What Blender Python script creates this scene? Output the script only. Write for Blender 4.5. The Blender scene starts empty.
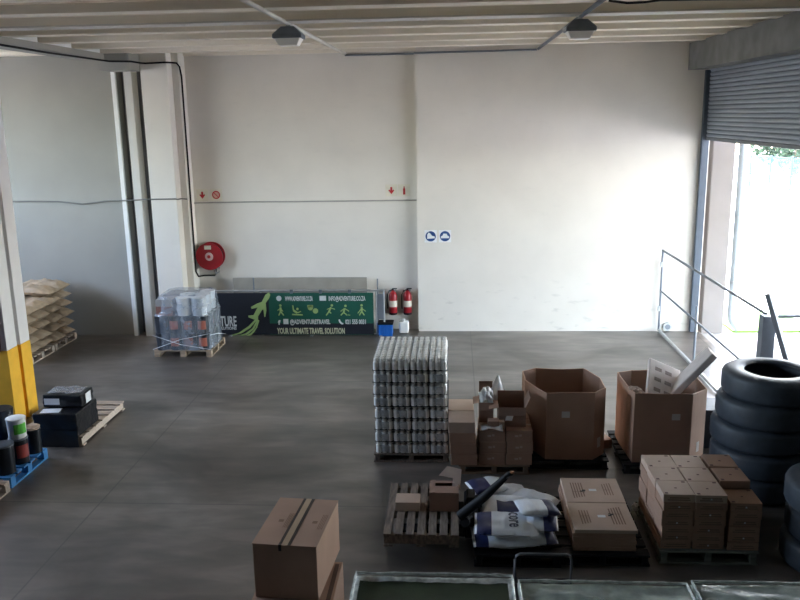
import bpy, bmesh, math, random
from mathutils import Vector, Matrix, noise
random.seed(7)
PI = math.pi
S = bpy.context.scene
COL = S.collection

# ------------------------------------------------------------------ camera
rt = Vector((0.99778802, 0.06418988, -0.017284)); up = Vector((0.00258993, 0.22226849, 0.97498206)); fw = Vector((-0.06642567, 0.97287017, -0.22161059))
cam = bpy.data.objects.new('camera', bpy.data.cameras.new('camera')); COL.objects.link(cam)
m = Matrix((rt, up, -fw)).transposed().to_4x4(); m.translation = Vector((0, 0, 4.4))
cam.matrix_world = m
cam.data.sensor_width = 36; cam.data.lens = 816.3 * 36 / 800; cam.data.clip_end = 400
S.camera = cam

# ------------------------------------------------------------------ world, sun, exposure
SKY_STRENGTH, SUN_STRENGTH, EXPOSURE = 2.1, 4.0, 1.58
w = bpy.data.worlds.new('sky'); S.world = w; w.use_nodes = True
nt = w.node_tree; bg = nt.nodes['Background']
sky = nt.nodes.new('ShaderNodeTexSky'); sky.sky_type = 'NISHITA'; sky.sun_disc = False
sky.sun_elevation = math.radians(52); sky.sun_rotation = math.radians(10); sky.dust_density = 2.0; sky.air_density = 1.0
hs = nt.nodes.new('ShaderNodeHueSaturation'); hs.inputs['Saturation'].default_value = .8
nt.links.new(sky.outputs[0], hs.inputs['Color']); nt.links.new(hs.outputs[0], bg.inputs[0]); bg.inputs[1].default_value = SKY_STRENGTH
sun = bpy.data.objects.new('sun', bpy.data.lights.new('sun', 'SUN')); COL.objects.link(sun)
sun.data.energy = SUN_STRENGTH; sun.data.angle = 0.01; sun.data.color = (1, .97, .92)
sun.rotation_euler = Vector((0.12, 0.62, 1.0)).to_track_quat('Z', 'Y').to_euler()
portal = bpy.data.objects.new('door_portal', bpy.data.lights.new('door_portal', 'AREA')); COL.objects.link(portal)
portal.data.shape = 'RECTANGLE'; portal.data.size = 6.1; portal.data.size_y = 3.8; portal.data.cycles.is_portal = True
portal.matrix_world = Matrix(((0, 0, 1, 4.98), (-1, 0, 0, 13.25), (0, 1, 0, 1.9), (0, 0, 0, 1)))
p2 = portal.copy(); p2.data = portal.data.copy(); COL.objects.link(p2); p2.data.size = 9.5; p2.data.size_y = 2.5  # second portal serves the added opening in the left wall
p2.matrix_world = Matrix(((0, 0, -1, -14.3), (-1, 0, 0, 10.75), (0, 1, 0, 4.25), (0, 0, 0, 1)))
S.view_settings.view_transform = 'Standard'; S.view_settings.look = 'None'
S.view_settings.gamma = 1; S.view_settings.use_curve_mapping = False
S.view_settings.exposure = EXPOSURE
S.render.engine = 'CYCLES'
S.cycles.use_denoising = True; S.cycles.max_bounces = 10; S.cycles.diffuse_bounces = 7; S.cycles.transparent_max_bounces = 16
S.cycles.caustics_reflective = False; S.cycles.sample_clamp_indirect = 8

# ------------------------------------------------------------------ materials
MATS = {}
def mat(name, col, rough=.6, var=.12, scale=6.0, metal=0.0, col2=None, bump=0.0, spec=.5, stretch=None, rvar=0.0, detail=5.0, lo=.35, hi=.65):
    if name in MATS: return MATS[name]
    m = bpy.data.materials.new(name); m.use_nodes = True; t = m.node_tree; b = t.nodes['Principled BSDF']
    b.inputs['Roughness'].default_value = rough; b.inputs['Metallic'].default_value = metal
    b.inputs['Specular IOR Level'].default_value = spec
    tc = t.nodes.new('ShaderNodeTexCoord'); mp = t.nodes.new('ShaderNodeMapping'); n = t.nodes.new('ShaderNodeTexNoise')
    t.links.new(tc.outputs['Object'], mp.inputs[0]); t.links.new(mp.outputs[0], n.inputs['Vector'])
    if stretch: mp.inputs['Scale'].default_value = stretch
    n.inputs['Scale'].default_value = scale; n.inputs['Detail'].default_value = detail
    r = t.nodes.new('ShaderNodeValToRGB'); t.links.new(n.outputs[0], r.inputs[0])
    c2 = col2 or tuple(c * (1 - var) for c in col)
    r.color_ramp.elements[0].position = lo; r.color_ramp.elements[1].position = hi
    r.color_ramp.elements[0].color = (*c2, 1); r.color_ramp.elements[1].color = (*col, 1)
    t.links.new(r.outputs[0], b.inputs['Base Color'])
    if bump:
        bp = t.nodes.new('ShaderNodeBump'); bp.inputs['Strength'].default_value = bump; bp.inputs['Distance'].default_value = .01
        t.links.new(n.outputs[0], bp.inputs['Height']); t.links.new(bp.outputs[0], b.inputs['Normal'])
    if rvar:
        mr = t.nodes.new('ShaderNodeMapRange'); t.links.new(n.outputs[0], mr.inputs[0])
        mr.inputs[1].default_value = .3; mr.inputs[2].default_value = .7
        mr.inputs[3].default_value = rough - rvar; mr.inputs[4].default_value = rough + rvar
        t.links.new(mr.outputs[0], b.inputs['Roughness'])
    MATS[name] = m
    return m
def film(name, col, alpha, rough=.25, var=.5, scale=9):
    """clear plastic film: part transparent, part milky and glossy, with creases"""
    m = mat(name, col, rough, .1, scale, bump=.6)
    t = m.node_tree; b = t.nodes['Principled BSDF']; n = [x for x in t.nodes if x.type == 'TEX_NOISE'][0]
    mr = t.nodes.new('ShaderNodeMapRange'); t.links.new(n.outputs[0], mr.inputs[0])
    mr.inputs[1].default_value = .35; mr.inputs[2].default_value = .65
    mr.inputs[3].default_value = alpha * (1 - var); mr.inputs[4].default_value = min(1, alpha * (1 + var))
    t.links.new(mr.outputs[0], b.inputs['Alpha'])
    return m
def lnk(t, a, b): t.links.new(a, b)

WALL = mat('white_plaster', (.73, .69, .63), .85, .06, 1.3, bump=.15)
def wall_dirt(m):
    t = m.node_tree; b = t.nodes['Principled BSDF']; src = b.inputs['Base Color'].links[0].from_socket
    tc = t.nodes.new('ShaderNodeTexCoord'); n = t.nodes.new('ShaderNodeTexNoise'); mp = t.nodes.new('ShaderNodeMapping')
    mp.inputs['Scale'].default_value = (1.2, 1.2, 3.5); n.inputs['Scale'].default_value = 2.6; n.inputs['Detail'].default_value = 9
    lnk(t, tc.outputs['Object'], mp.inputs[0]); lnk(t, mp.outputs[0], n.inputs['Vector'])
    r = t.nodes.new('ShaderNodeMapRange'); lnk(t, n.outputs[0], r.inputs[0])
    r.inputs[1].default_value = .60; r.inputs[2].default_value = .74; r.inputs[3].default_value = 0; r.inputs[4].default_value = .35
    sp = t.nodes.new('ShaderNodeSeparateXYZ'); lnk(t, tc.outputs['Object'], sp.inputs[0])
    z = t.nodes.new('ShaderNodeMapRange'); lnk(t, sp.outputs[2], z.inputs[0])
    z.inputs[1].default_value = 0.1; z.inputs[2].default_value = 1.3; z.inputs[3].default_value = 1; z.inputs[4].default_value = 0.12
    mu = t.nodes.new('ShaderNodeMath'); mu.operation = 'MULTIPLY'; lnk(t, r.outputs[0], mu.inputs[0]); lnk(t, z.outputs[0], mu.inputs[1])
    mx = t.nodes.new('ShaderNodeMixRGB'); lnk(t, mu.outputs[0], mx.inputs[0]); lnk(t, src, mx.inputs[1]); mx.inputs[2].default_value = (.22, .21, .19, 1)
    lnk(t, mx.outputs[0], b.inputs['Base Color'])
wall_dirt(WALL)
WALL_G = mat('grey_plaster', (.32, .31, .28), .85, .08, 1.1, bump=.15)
CONC = mat('cast_concrete', (.21, .215, .22), .85, .3, 2.5, bump=.3)
CREAM = mat('cream_paint', (.66, .64, .59), .7, .08, 2)
CEIL = mat('ceiling_paint', (.78, .66, .49), .8, .22, 1.0, stretch=(.5, 3, 3), bump=.1)
CEIL2 = mat('ceiling_rib_lit_tone', (.86, .79, .66), .75, .12, 1.5, stretch=(.5, 3, 3))  # ribs coloured paler than the troughs for the light they catch
YEL = mat('yellow_paint', (.84, .46, .03), .55, .12, 5)
PIERW = mat('pier_white_paint', (.72, .71, .70), .6, .06, 3)
MAROON = mat('maroon_paint', (.12, .03, .02), .6)
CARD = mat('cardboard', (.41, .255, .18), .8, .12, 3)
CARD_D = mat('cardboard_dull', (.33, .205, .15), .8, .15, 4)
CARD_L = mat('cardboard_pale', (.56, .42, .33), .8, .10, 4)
CARD_IN = mat('cardboard_inside', (.33, .215, .16), .85, .12, 2)
WOOD = mat('pallet_wood', (.44, .33, .23), .8, .4, 5, stretch=(1, 8, 4), bump=.3)
WOOD_D = mat('weathered_pallet_wood', (.24, .19, .15), .85, .45, 6, stretch=(8, 1, 4), bump=.4)
WOOD_G = mat('grey_green_pallet_wood', (.25, .26, .22), .85, .4, 6, stretch=(1, 8, 4), bump=.3)
WOOD_L = mat('pale_pallet_wood', (.60, .49, .40), .8, .3, 6, stretch=(1, 8, 4))
BLUE_W = mat('blue_painted_wood', (.05, .27, .62), .6, .25, 7)
BLACKP = mat('black_plastic', (.008, .008, .010), .6, .2, 5, spec=.2)
BLACKF = mat('black_film', (.012, .013, .016), .28, .3, 14, bump=.8)
TIN = mat('black_tin', (.012, .016, .022), .3, .2, 5)
RUB = mat('tyre_rubber', (.045, .056, .072), .55, .25, 8, bump=.2)
STEEL = mat('galvanised_steel', (.50, .51, .52), .42, .2, 9, metal=.8)
STEEL_D = mat('grey_painted_steel', (.17, .19, .22), .5, .15, 6, metal=.3)
SHUT = mat('shutter_steel', (.30, .345, .42), .45, .12, 3, metal=.35, stretch=(6, .6, 1))
RED = mat('fire_red', (.34, .012, .02), .35, .15, 6)
WHITE = mat('white_paint', (.82, .82, .80), .5, .05, 5)
PAPER = mat('white_paper', (.78, .79, .80), .7, .05, 8)
INK = mat('black_ink', (.02, .02, .02), .7)
SACK = mat('kraft_sack', (.46, .35, .24), .75, .18, 7, bump=.3)
BAGW = mat('white_woven_bag', (.76, .80, .85), .42, .10, 5, bump=.3)
NAVY = mat('navy_print', (.018, .028, .11), .4, .25, 8)
BLUEP = mat('blue_plastic', (.012, .13, .50), .4, .2, 6)
SIGNB = mat('sign_blue', (.01, .06, .22), .5)
SIGNR = mat('sign_red', (.45, .015, .02), .5)
GREENB = mat('banner_green', (.006, .085, .055), .55, .15, 2)
BLACKB = mat('banner_black', (.008, .010, .018), .55, .15, 2)
LIME = mat('lime_print', (.30, .42, .15), .6, .08, 8)
BEIGE = mat('beige_board', (.35, .32, .27), .8, .15, 3)
ORANGE = mat('orange_label', (.75, .16, .05), .5)
REDL = mat('dark_red_label', (.38, .06, .05), .5)
GREENL = mat('green_label', (.12, .55, .06), .5)
JAR = mat('clear_white_plastic', (.84, .83, .80), .25, .08, 8)
PULP = mat('moulded_foam', (.66, .60, .57), .8, .1, 10, bump=.2)
GREENC = mat('green_contents', (.020, .045, .012), .6, .35, 6, bump=.4)
GREENP = mat('pale_green_contents', (.26, .33, .28), .6, .2, 6)
CLEAR = film('stretch_film', (.50, .55, .62), .33, .16, .35, 5)
CLEARJ = film('jar_shrink_film', (.75, .78, .80), .12, .2, .6)
CLEARG = film('greenish_film', (.62, .70, .64), .55, .25, .35, 5)
CLEARW = film('milky_film_rim', (.70, .74, .72), .72, .25, .3, 14)
LENS = mat('milky_acrylic', (.88, .86, .82), .4, .05)
GRASS = mat('grass', (.20, .38, .06), .9, .4, 20)
LEAF = mat('tree_leaf', (.06, .10, .05), .8, .4, 3)
BARK = mat('bark', (.2, .15, .1), .9, .3, 8)
APRON = mat('pale_concrete_yard', (.48, .46, .44), .9, .1, 1)
EXTW = mat('exterior_plaster', (.27, .24, .225), .85, .08, 2)

def floor_material():
    m = bpy.data.materials.new('polished_dark_concrete'); m.use_nodes = True; t = m.node_tree; b = t.nodes['Principled BSDF']
    tc = t.nodes.new('ShaderNodeTexCoord')
    def nz(sc, det, stretch=(1, 1, 1), dist=0):
        mp = t.nodes.new('ShaderNodeMapping'); mp.inputs['Scale'].default_value = stretch
        n = t.nodes.new('ShaderNodeTexNoise'); n.inputs['Scale'].default_value = sc; n.inputs['Detail'].default_value = det; n.inputs['Distortion'].default_value = dist
        lnk(t, tc.outputs['Object'], mp.inputs[0]); lnk(t, mp.outputs[0], n.inputs['Vector']); return n.outputs[0]
    a = nz(.45, 9, (1, 1.6, 1), .6); c = nz(3.0, 9, (.5, 1.6, 1), .4)
    r = t.nodes.new('ShaderNodeValToRGB'); lnk(t, a, r.inputs[0])
    e = r.color_ramp.elements; e[0].position = .33; e[0].color = (.048, .039, .031, 1); e[1].position = .68; e[1].color = (.20, .172, .148, 1)
    r2 = t.nodes.new('ShaderNodeMapRange'); lnk(t, c, r2.inputs[0]); r2.inputs[1].default_value = .35; r2.inputs[2].default_value = .7; r2.inputs[3].default_value = .72; r2.inputs[4].default_value = 1.25
    mx = t.nodes.new('ShaderNodeVectorMath'); mx.operation = 'SCALE'; lnk(t, r.outputs[0], mx.inputs[0]); lnk(t, r2.outputs[0], mx.inputs['Scale'])
    # saw-cut joints
    sp = t.nodes.new('ShaderNodeSeparateXYZ'); lnk(t, tc.outputs['Object'], sp.inputs[0])
    last = None
    for ax, off, per in ((0, .33, 4.5), (1, 13.1, 4.5)):
        s = t.nodes.new('ShaderNodeMath'); s.operation = 'SUBTRACT'; lnk(t, sp.outputs[ax], s.inputs[0]); s.inputs[1].default_value = off - per * 10 - .01
        mo = t.nodes.new('ShaderNodeMath'); mo.operation = 'MODULO'; lnk(t, s.outputs[0], mo.inputs[0]); mo.inputs[1].default_value = per
        lt = t.nodes.new('ShaderNodeMath'); lt.operation = 'LESS_THAN'; lnk(t, mo.outputs[0], lt.inputs[0]); lt.inputs[1].default_value = .02
        if last:
            mxx = t.nodes.new('ShaderNodeMath'); mxx.operation = 'MAXIMUM'; lnk(t, last, mxx.inputs[0]); lnk(t, lt.outputs[0], mxx.inputs[1]); last = mxx.outputs[0]
        else: last = lt.outputs[0]
    jm = t.nodes.new('ShaderNodeMixRGB'); ff = t.nodes.new('ShaderNodeMath'); ff.operation = 'MULTIPLY'; ff.inputs[1].default_value = .6
    lnk(t, last, ff.inputs[0]); lnk(t, ff.outputs[0], jm.inputs[0]); lnk(t, mx.outputs[0], jm.inputs[1]); jm.inputs[2].default_value = (.03, .027, .025, 1)
    lnk(t, jm.outputs[0], b.inputs['Base Color'])
    rr = t.nodes.new('ShaderNodeMapRange'); lnk(t, a, rr.inputs[0]); rr.inputs[1].default_value = .3; rr.inputs[2].default_value = .7; rr.inputs[3].default_value = .42; rr.inputs[4].default_value = .30
    b.inputs['Specular IOR Level'].default_value = .85
    lnk(t, rr.outputs[0], b.inputs['Roughness'])
    bp = t.nodes.new('ShaderNodeBump'); bp.inputs['Strength'].default_value = .05; bp.inputs['Distance'].default_value = .01; lnk(t, c, bp.inputs['Height']); lnk(t, bp.outputs[0], b.inputs['Normal'])
    return m
FLOOR = floor_material()

# ------------------------------------------------------------------ mesh helpers
class MB:
    def __init__(s): s.v = []; s.f = []; s.mi = []; s.m = 0
    def add(s, vs, fs, M=None):
        o = len(s.v)
        s.v += [tuple((M @ Vector(v)) if M else v) for v in vs]
        for f in fs: s.f.append([i + o for i in f]); s.mi.append(s.m)
        return s
    def box(s, x0, x1, y0, y1, z0, z1, M=None):
        vs = [(x, y, z) for z in (z0, z1) for y in (y0, y1) for x in (x0, x1)]
        return s.add(vs, [(0, 2, 3, 1), (4, 5, 7, 6), (0, 1, 5, 4), (2, 6, 7, 3), (0, 4, 6, 2), (1, 3, 7, 5)], M)
    def prism(s, poly, z0, z1, M=None):
        n = len(poly); vs = [(x, y, z0) for x, y in poly] + [(x, y, z1) for x, y in poly]
        a = sum(poly[i][0] * poly[(i + 1) % n][1] - poly[(i + 1) % n][0] * poly[i][1] for i in range(n))
        if a < 0: vs = [(x, y, z0) for x, y in poly[::-1]] + [(x, y, z1) for x, y in poly[::-1]]
        return s.add(vs, [tuple(range(n))[::-1], tuple(range(n, 2 * n))] + [(i, (i + 1) % n, n + (i + 1) % n, n + i) for i in range(n)], M)
    def lathe(s, prof, n=24, M=None, cap=True):
        vs = []; fs = []
        for r, z in prof:
            vs += [(r * math.cos(2 * PI * k / n), r * math.sin(2 * PI * k / n), z) for k in range(n)]
        for j in range(len(prof) - 1):
            for k in range(n):
                fs.append((j * n + k, j * n + (k + 1) % n, (j + 1) * n + (k + 1) % n, (j + 1) * n + k))
        if cap: fs.append(tuple(range(n))[::-1]); fs.append(tuple(range((len(prof) - 1) * n, len(prof) * n)))
        return s.add(vs, fs, M)
    def tube(s, pts, r, n=10, cap=True):
        pts = [Vector(p) for p in pts]; vs = []; fs = []
        for i, p in enumerate(pts):
            d = (pts[min(i + 1, len(pts) - 1)] - pts[max(i - 1, 0)]).normalized()
            a = d.cross(Vector((0, 0, 1)) if abs(d.z) < .9 else Vector((1, 0, 0))).normalized(); b = d.cross(a)
            rr = r[i] if isinstance(r, (list, tuple)) else r
            vs += [tuple(p + (a * math.cos(2 * PI * k / n) + b * math.sin(2 * PI * k / n)) * rr) for k in range(n)]
        for j in range(len(pts) - 1):
            for k in range(n): fs.append((j * n + k, (j + 1) * n + k, (j + 1) * n + (k + 1) % n, j * n + (k + 1) % n))
        if cap: fs.append(tuple(range(n))); fs.append(tuple(range((len(pts) - 1) * n, len(pts) * n))[::-1])
        return s.add(vs, fs)
    def mesh(s, name, mats):
        me = bpy.data.meshes.new(name); me.from_pydata(s.v, [], s.f)
        for x in (mats if isinstance(mats, (list, tuple)) else [mats]): me.materials.append(x)
        me.polygons.foreach_set('material_index', s.mi); me.update()
        bm = bmesh.new(); bm.from_mesh(me); bmesh.ops.recalc_face_normals(bm, faces=bm.faces); bm.to_mesh(me); bm.free()
        return me
    def build(s, name, mats, parent=None, loc=(0, 0, 0), rot=(0, 0, 0), smooth=False, bevel=0, solid=0):
        return put(name, s.mesh(name, mats), parent, loc, rot, smooth, bevel, solid)
def put(name, me, parent=None, loc=(0, 0, 0), rot=(0, 0, 0), smooth=False, bevel=0, solid=0):
    o = bpy.data.objects.new(name, me); COL.objects.link(o); o.location = loc; o.rotation_euler = rot
    if parent: o.parent = parent
    if smooth:
        me.polygons.foreach_set('use_smooth', [True] * len(me.polygons))
        if smooth != 'all':
            me.set_sharp_from_angle(angle=math.radians(38))
    if solid: md = o.modifiers.new('s', 'SOLIDIFY'); md.thickness = solid; md.offset = 0
    if bevel: md = o.modifiers.new('b', 'BEVEL'); md.width = bevel; md.segments = 2; md.limit_method = 'ANGLE'
    return o
def tag(o, label=None, cat=None, group=None, kind=None):
    if label: o['label'] = label
    if cat: o['category'] = cat
    if group: o['group'] = group
    if kind: o['kind'] = kind
    return o
def thing(name, label, cat, loc=(0, 0, 0), rz=0, group=None):
    o = bpy.data.objects.new(name, None); COL.objects.link(o); o.location = loc; o.rotation_euler = (0, 0, rz); o.empty_display_size = .1
    return tag(o, label, cat, group)
def struct(name, mb, m, **k): return tag(mb.build(name, m, **k), kind='structure')
def copy_tree(o, parent=None):
    c = o.copy(); COL.objects.link(c); c.parent = parent
    for ch in [x for x in o.children]: copy_tree(ch, c)
    return c
def dup(o, loc, rz=0, label=None, group=None):
    c = copy_tree(o); c.location = loc; c.rotation_euler = (0, 0, rz)
    if label: c['label'] = label
    if group: c['group'] = group
    return c
def text_mesh(txt, size, width=None, bold=.0):
    cu = bpy.data.curves.new('t', 'FONT'); cu.body = txt; cu.size = size; cu.align_x = 'LEFT'; cu.offset = bold; cu.extrude = .0012; cu.resolution_u = 2
    o = bpy.data.objects.new('t', cu); me = bpy.data.meshes.new_from_object(o); bpy.data.objects.remove(o)
    xs = [v.co.x for v in me.vertices]
    if width and xs:
        k = width / (max(xs) - min(xs)); x0 = min(xs)
        for v in me.vertices: v.co.x = (v.co.x - x0) * k
    return me
def text(name, txt, size, m, parent, loc, rot, width=None, bold=0.0):
    me = text_mesh(txt, size, width, bold); me.materials.clear(); me.materials.append(m)
    return put(name, me, parent, loc, rot)
UPR = (PI / 2, 0, 0)       # text standing, facing -Y

# ------------------------------------------------------------------ structure
struct('floor', MB().box(-14, 4.95, -5, 16.9, -.2, 0), FLOOR)
# ceiling of wide troughs with down-standing ribs that run along X
per, y0 = 1.16, -6.5
prof = []
y = 9.72 - per * 14
while y < 16.7:
    prof += [(y - .13, 5.60), (y + .13, 5.60), (y + .17, 5.75), (y + .54, 5.75), (y + .56, 5.655), (y + .66, 5.655), (y + .68, 5.75), (y + per - .17, 5.75)]
    y += per
cb = MB()
for i in range(len(prof) - 1):
    a, b = prof[i], prof[i + 1]
    cb.m = 1 if (i % 8 in (0, 1, 7)) else 0
    cb.add([(-14, a[0], a[1]), (5.3, a[0], a[1]), (5.3, b[0], b[1]), (-14, b[0], b[1])], [(0, 1, 2, 3)])
cb.m = 0; cb.box(-14, 5.3, -6.5, 17.2, 5.76, 5.95)
struct('ceiling', cb, [CEIL, CEIL2])
struct('trim_1', MB().box(-14, 4.44, 10.74, 11.06, 5.575, 5.598), CREAM)
struct('wall_back', MB().box(-.74, 4.80, 16.4, 16.9, 0, 5.78), WALL)
struct('wall_back_recess', MB().box(-5.4, -.74, 16.6, 16.9, 0, 5.78), WALL)
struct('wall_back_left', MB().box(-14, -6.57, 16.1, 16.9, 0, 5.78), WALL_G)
wl = MB().box(-14.2, -14, -5, 6, 0, 5.9); wl.box(-14.2, -14, 6, 16.9, 0, 3.0); wl.box(-14.2, -14, 6, 16.9, 5.5, 5.9); wl.box(-14.2, -14, 15.5, 16.9, 3.0, 5.5)   # high opening added out of view to fill the left bay with daylight
struct('wall_left', wl, mat('dark_block_wall', (.14, .14, .135), .85))
struct('ground_outside_left', MB().box(-60, -14.2, -30, 60, -.3, -.02), APRON)
DW = mat('dark_wall', (.05, .05, .05), .8)
struct('wall_front', MB().box(-14, 5, -5.2, -5, 0, 5.9), DW)
# the mezzanine the photograph was taken from
mz = MB().box(-14, 4.86, -5, .4, 2.70, 2.90); mz.box(-14, 4.86, .1, .38, 0, 2.70); struct('wall_mezzanine', mz, DW)
struct('added_dark_soffit', MB().box(-14, 4.86, -5, 6.2, 5.3, 5.58), DW)  # dark soffit added out of view to keep camera-facing sides dim
wr = MB().box(4.86, 5.05, -5, 10.2, 0, 5.9); wr.box(4.86, 5.05, 10.2, 16.9, 5.25, 5.9)
struct('wall_right', wr, mat('dark_block_wall', (.14, .14, .135), .85))
struct('wall_right_corner', MB().box(4.84, 4.90, 16.3, 16.9, 0, 5.25), WALL)
struct('beam_right', MB().box(4.44, 4.80, 6.0, 16.4, 5.13, 5.62), CONC)
# column group between the bays
c = MB(); c.box(-6.39, -6.23, 16.0, 16.3, 0, 5.34); struct('column_flange', c, CREAM, bevel=.01)
c = MB(); c.box(-6.6, -6.08, 16.35, 16.9, 0, 5.4); struct('column_recess', c, CONC)
c = MB(); c.box(-6.03, -5.50, 15.95, 16.9, 0, 5.78); struct('column_back', c, WALL, bevel=.012)
c = MB(); c.box(-5.50, -5.36, 16.22, 16.9, 0, 5.78); struct('column_step', c, WALL, bevel=.01)
c = MB(); c.box(-6.65, -6.57, 16.03, 16.12, 0, 5.36); struct('trim_2', c, WHITE)
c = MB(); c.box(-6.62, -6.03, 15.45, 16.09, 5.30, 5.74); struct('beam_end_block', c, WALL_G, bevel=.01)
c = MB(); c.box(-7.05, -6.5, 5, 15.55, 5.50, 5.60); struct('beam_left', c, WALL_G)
# white closures filling the troughs on top of the left beam
c = MB(); y = 9.72 - per * 3
while y < 15.5:
    c.box(-7.0, -6.52, y + .19, y + per - .19, 5.605, 5.742); y += per
struct('trim_3', c, WHITE)
# pier on the left with yellow foot
p = MB(); p.m = 0
p.box(-7.05, -6.52, 11.0, 11.6, 1.15, 5.5); p.box(-6.52, -6.46, 11.34, 11.61, 1.15, 5.5); p.box(-6.52, -6.48, 11.0, 11.28, 1.15, 5.5)
p.m = 1
p.box(-7.05, -6.515, 10.995, 11.605, 0, 1.15); p.box(-6.525, -6.455, 11.335, 11.615, 0, 1.15); p.box(-6.525, -6.475, 10.995, 11.285, 0, 1.15)
struct('column_left', p, [PIERW, YEL], bevel=.006)
struct('trim_4', MB().box(-7.1, -6.46, 10.95, 11.66, 5.22, 5.5), WHITE)
tag(MB().box(-7.03, -6.56, 10.955, 10.99, 1.15, 1.95).build('notice_board', MAROON, bevel=.004), 'dark maroon board fixed on the face of the yellow footed column', 'board')

# outside
g = MB().box(4.95, 90, -30, 90, -.3, -.02); struct('ground_outside', g, APRON)
struct('grass_strip', MB().box(5.62, 7.2, 16.35, 18.0, -.03, .02), GRASS)
e = MB().box(4.97, 5.40, 16.3, 17.2, -.1, 5.6); struct('exterior_column', e, EXTW, bevel=.02)
dp = thing('downpipe', 'pale round rainwater downpipe beside the outside column', 'pipe', (5.56, 16.36, 0))
MB().tube([(0, 0, .35), (0, 0, 4.65)], .075, 14).build('pipe', mat('pipe_grey', (.42, .46, .48), .5), dp, smooth=True)
MB().tube([(0, 0, .38), (.01, 0, .28), (.06, 0, .18), (.16, -.02, .06)], .078, 14).build('shoe', MATS['pipe_grey'], dp, smooth=True)
for z in (2.3, 1.0, 3.7): MB().lathe([(.085, z), (.085, z + .05)], 16).build('bracket', STEEL, dp)
struct('unseen_canopy', MB().box(5.3, 15.5, -12, 21, 4.7, 4.9), WHITE)  # canopy out of view, added to shade the yard and cut sky light
# fence, low wall and trees far behind
fd = Vector((18.124 - 16.868, 45.605 - 48.243, 0)).normalized(); f0 = Vector((16.868, 48.243, 0)); fa = math.atan2(fd.y, fd.x)
fn = thing('boundary_fence', 'pale blue mesh fence on posts beyond the bright yard', 'fence', f0, fa)
for k in range(-4, 14):
    MB().box(k * 1.45 - .04, k * 1.45 + .04, -.04, .04, -.05, 1.85).build('post', mat('post_paint', (.05, .07, .09), .7), fn)
r = MB(); r.box(-5.8, 18.8, -.02, .02, 1.72, 1.78); r.box(-5.8, 18.8, -.02, .02, .74, .79); r.build('rail', MATS['post_paint'], fn)
ms = MB()
for k in range(246): ms.box(-5.8 + k * .1, -5.8 + k * .1 + .03, -.006, .006, .79, 1.72)
for k in range(9): ms.box(-5.8, 18.8, -.006, .006, .84 + k * .1, .86 + k * .1)
ms.build('mesh_panel', mat('blue_mesh', (.06, .13, .17), .5), fn)
MBw = MB().box(-8, 21, .6, .8, -.05, .75); o = MBw.build('boundary_wall', WHITE, None, f0, (0, 0, fa)); tag(o, kind='structure')
def tree(loc, R, H, label, sd):
    rnd = random.Random(sd); t = thing('tree', label, 'tree', loc, 0, 'trees behind the boundary fence')
    MB().tube([(0, 0, -.1), (.1, 0, H * .35), (0, .1, H * .6)], [.22, .16, .08], 8).build('trunk', BARK, t)
    c = MB()
    for k in range(1500):
        u = Vector((rnd.gauss(0, 1), rnd.gauss(0, 1), rnd.gauss(0, 1))).normalized() * R * rnd.uniform(.55, 1)
        u.z = u.z * .8 + H * .62; s = rnd.uniform(.15, .36)
        M = Matrix.Translation(u) @ Matrix.Rotation(rnd.uniform(0, 6), 4, (rnd.random(), rnd.random(), rnd.random() + .1))
        c.add([(-s, 0, 0), (0, -s * .5, .03), (s, 0, 0), (0, s * .5, .03)], [(0, 1, 2, 3)], M)
    c.build('crown', LEAF, t)
tree((15.5, 56.5, 0), 2.6, 3.9, 'broad leafy tree left behind the pale mesh fence', 1)
tree((21.8, 54.5, 0), 2.9, 4.2, 'denser leafy tree further right behind the pale mesh fence', 2)
tree((28.2, 52.5, 0), 2.8, 4.0, 'leafy tree partly hidden by the shutter edge behind the fence', 3)

# ------------------------------------------------------------------ roller shutter
sh = thing('roller_shutter', 'grey blue steel roller shutter half lowered over the bright opening', 'roller shutter', (4.84, 13.25, 3.82))
s = MB(); n = 19; ph = .075
for k in range(n):
    z = .06 + k * ph
    pr = [(0, z), (-.018, z + .010), (-.028, z + .028), (-.026, z + .048), (-.012, z + .064), (0, z + ph)]
    for i in range(5):
        a, b = pr[i], pr[i + 1]
        s.add([(a[0], -3.0, a[1]), (a[0], 3.0, a[1]), (b[0], 3.0, b[1]), (b[0], -3.0, b[1])], [(0, 1, 2, 3)])
s.build('slat_curtain', SHUT, sh, solid=.003)
MB().box(-.03, .012, -3.0, 3.0, 0, .06).build('bottom_bar', STEEL_D, sh, bevel=.005)
MB().box(-.10, .03, 3.00, 3.10, -3.8, 1.30).build('guide_rail', mat('dark_guide', (.07, .09, .12), .6), sh, bevel=.004)
MB().box(-.03, .045, -3.05, -3.0, -3.8, 1.40).build('guide_rail', STEEL_D, sh, bevel=.004)

# ------------------------------------------------------------------ conduits, lamps, cables
def cable(name, label, pts, r, m, cat='cable', parent=None):
    return tag(MB().tube(pts, r, 8).build(name, m, smooth='all'), label, cat)
cable('ceiling_conduit', 'pale conduit crossing the ceiling past the lamp over the hose reel', [(-2.16, 6.5, 5.575), (-2.14, 12, 5.575), (-2.13, 16.52, 5.575)], .028, CREAM, 'conduit')
cable('ceiling_conduit', 'dark conduit crossing the ceiling past the lamp nearer the shutter', [(1.62, 6.5, 5.575), (1.61, 12, 5.575), (1.61, 16.33, 5.575)], .028, STEEL_D, 'conduit')
cable('wall_top_conduit', 'dark thin conduit running along the top of the back wall', [(-2.13, 16.55, 5.55), (-.78, 16.55, 5.55), (-.76, 16.36, 5.55), (1.58, 16.36, 5.56)], .018, STEEL_D, 'conduit')
cable('wall_conduit', 'thin white conduit along the back wall under the red signs', [(-5.36, 16.58, 2.69), (-4.2, 16.58, 2.70), (-2.6, 16.58, 2.695), (-.76, 16.58, 2.70)], .014, mat('dusty_conduit', (.42, .40, .37), .6), 'conduit')
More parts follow.
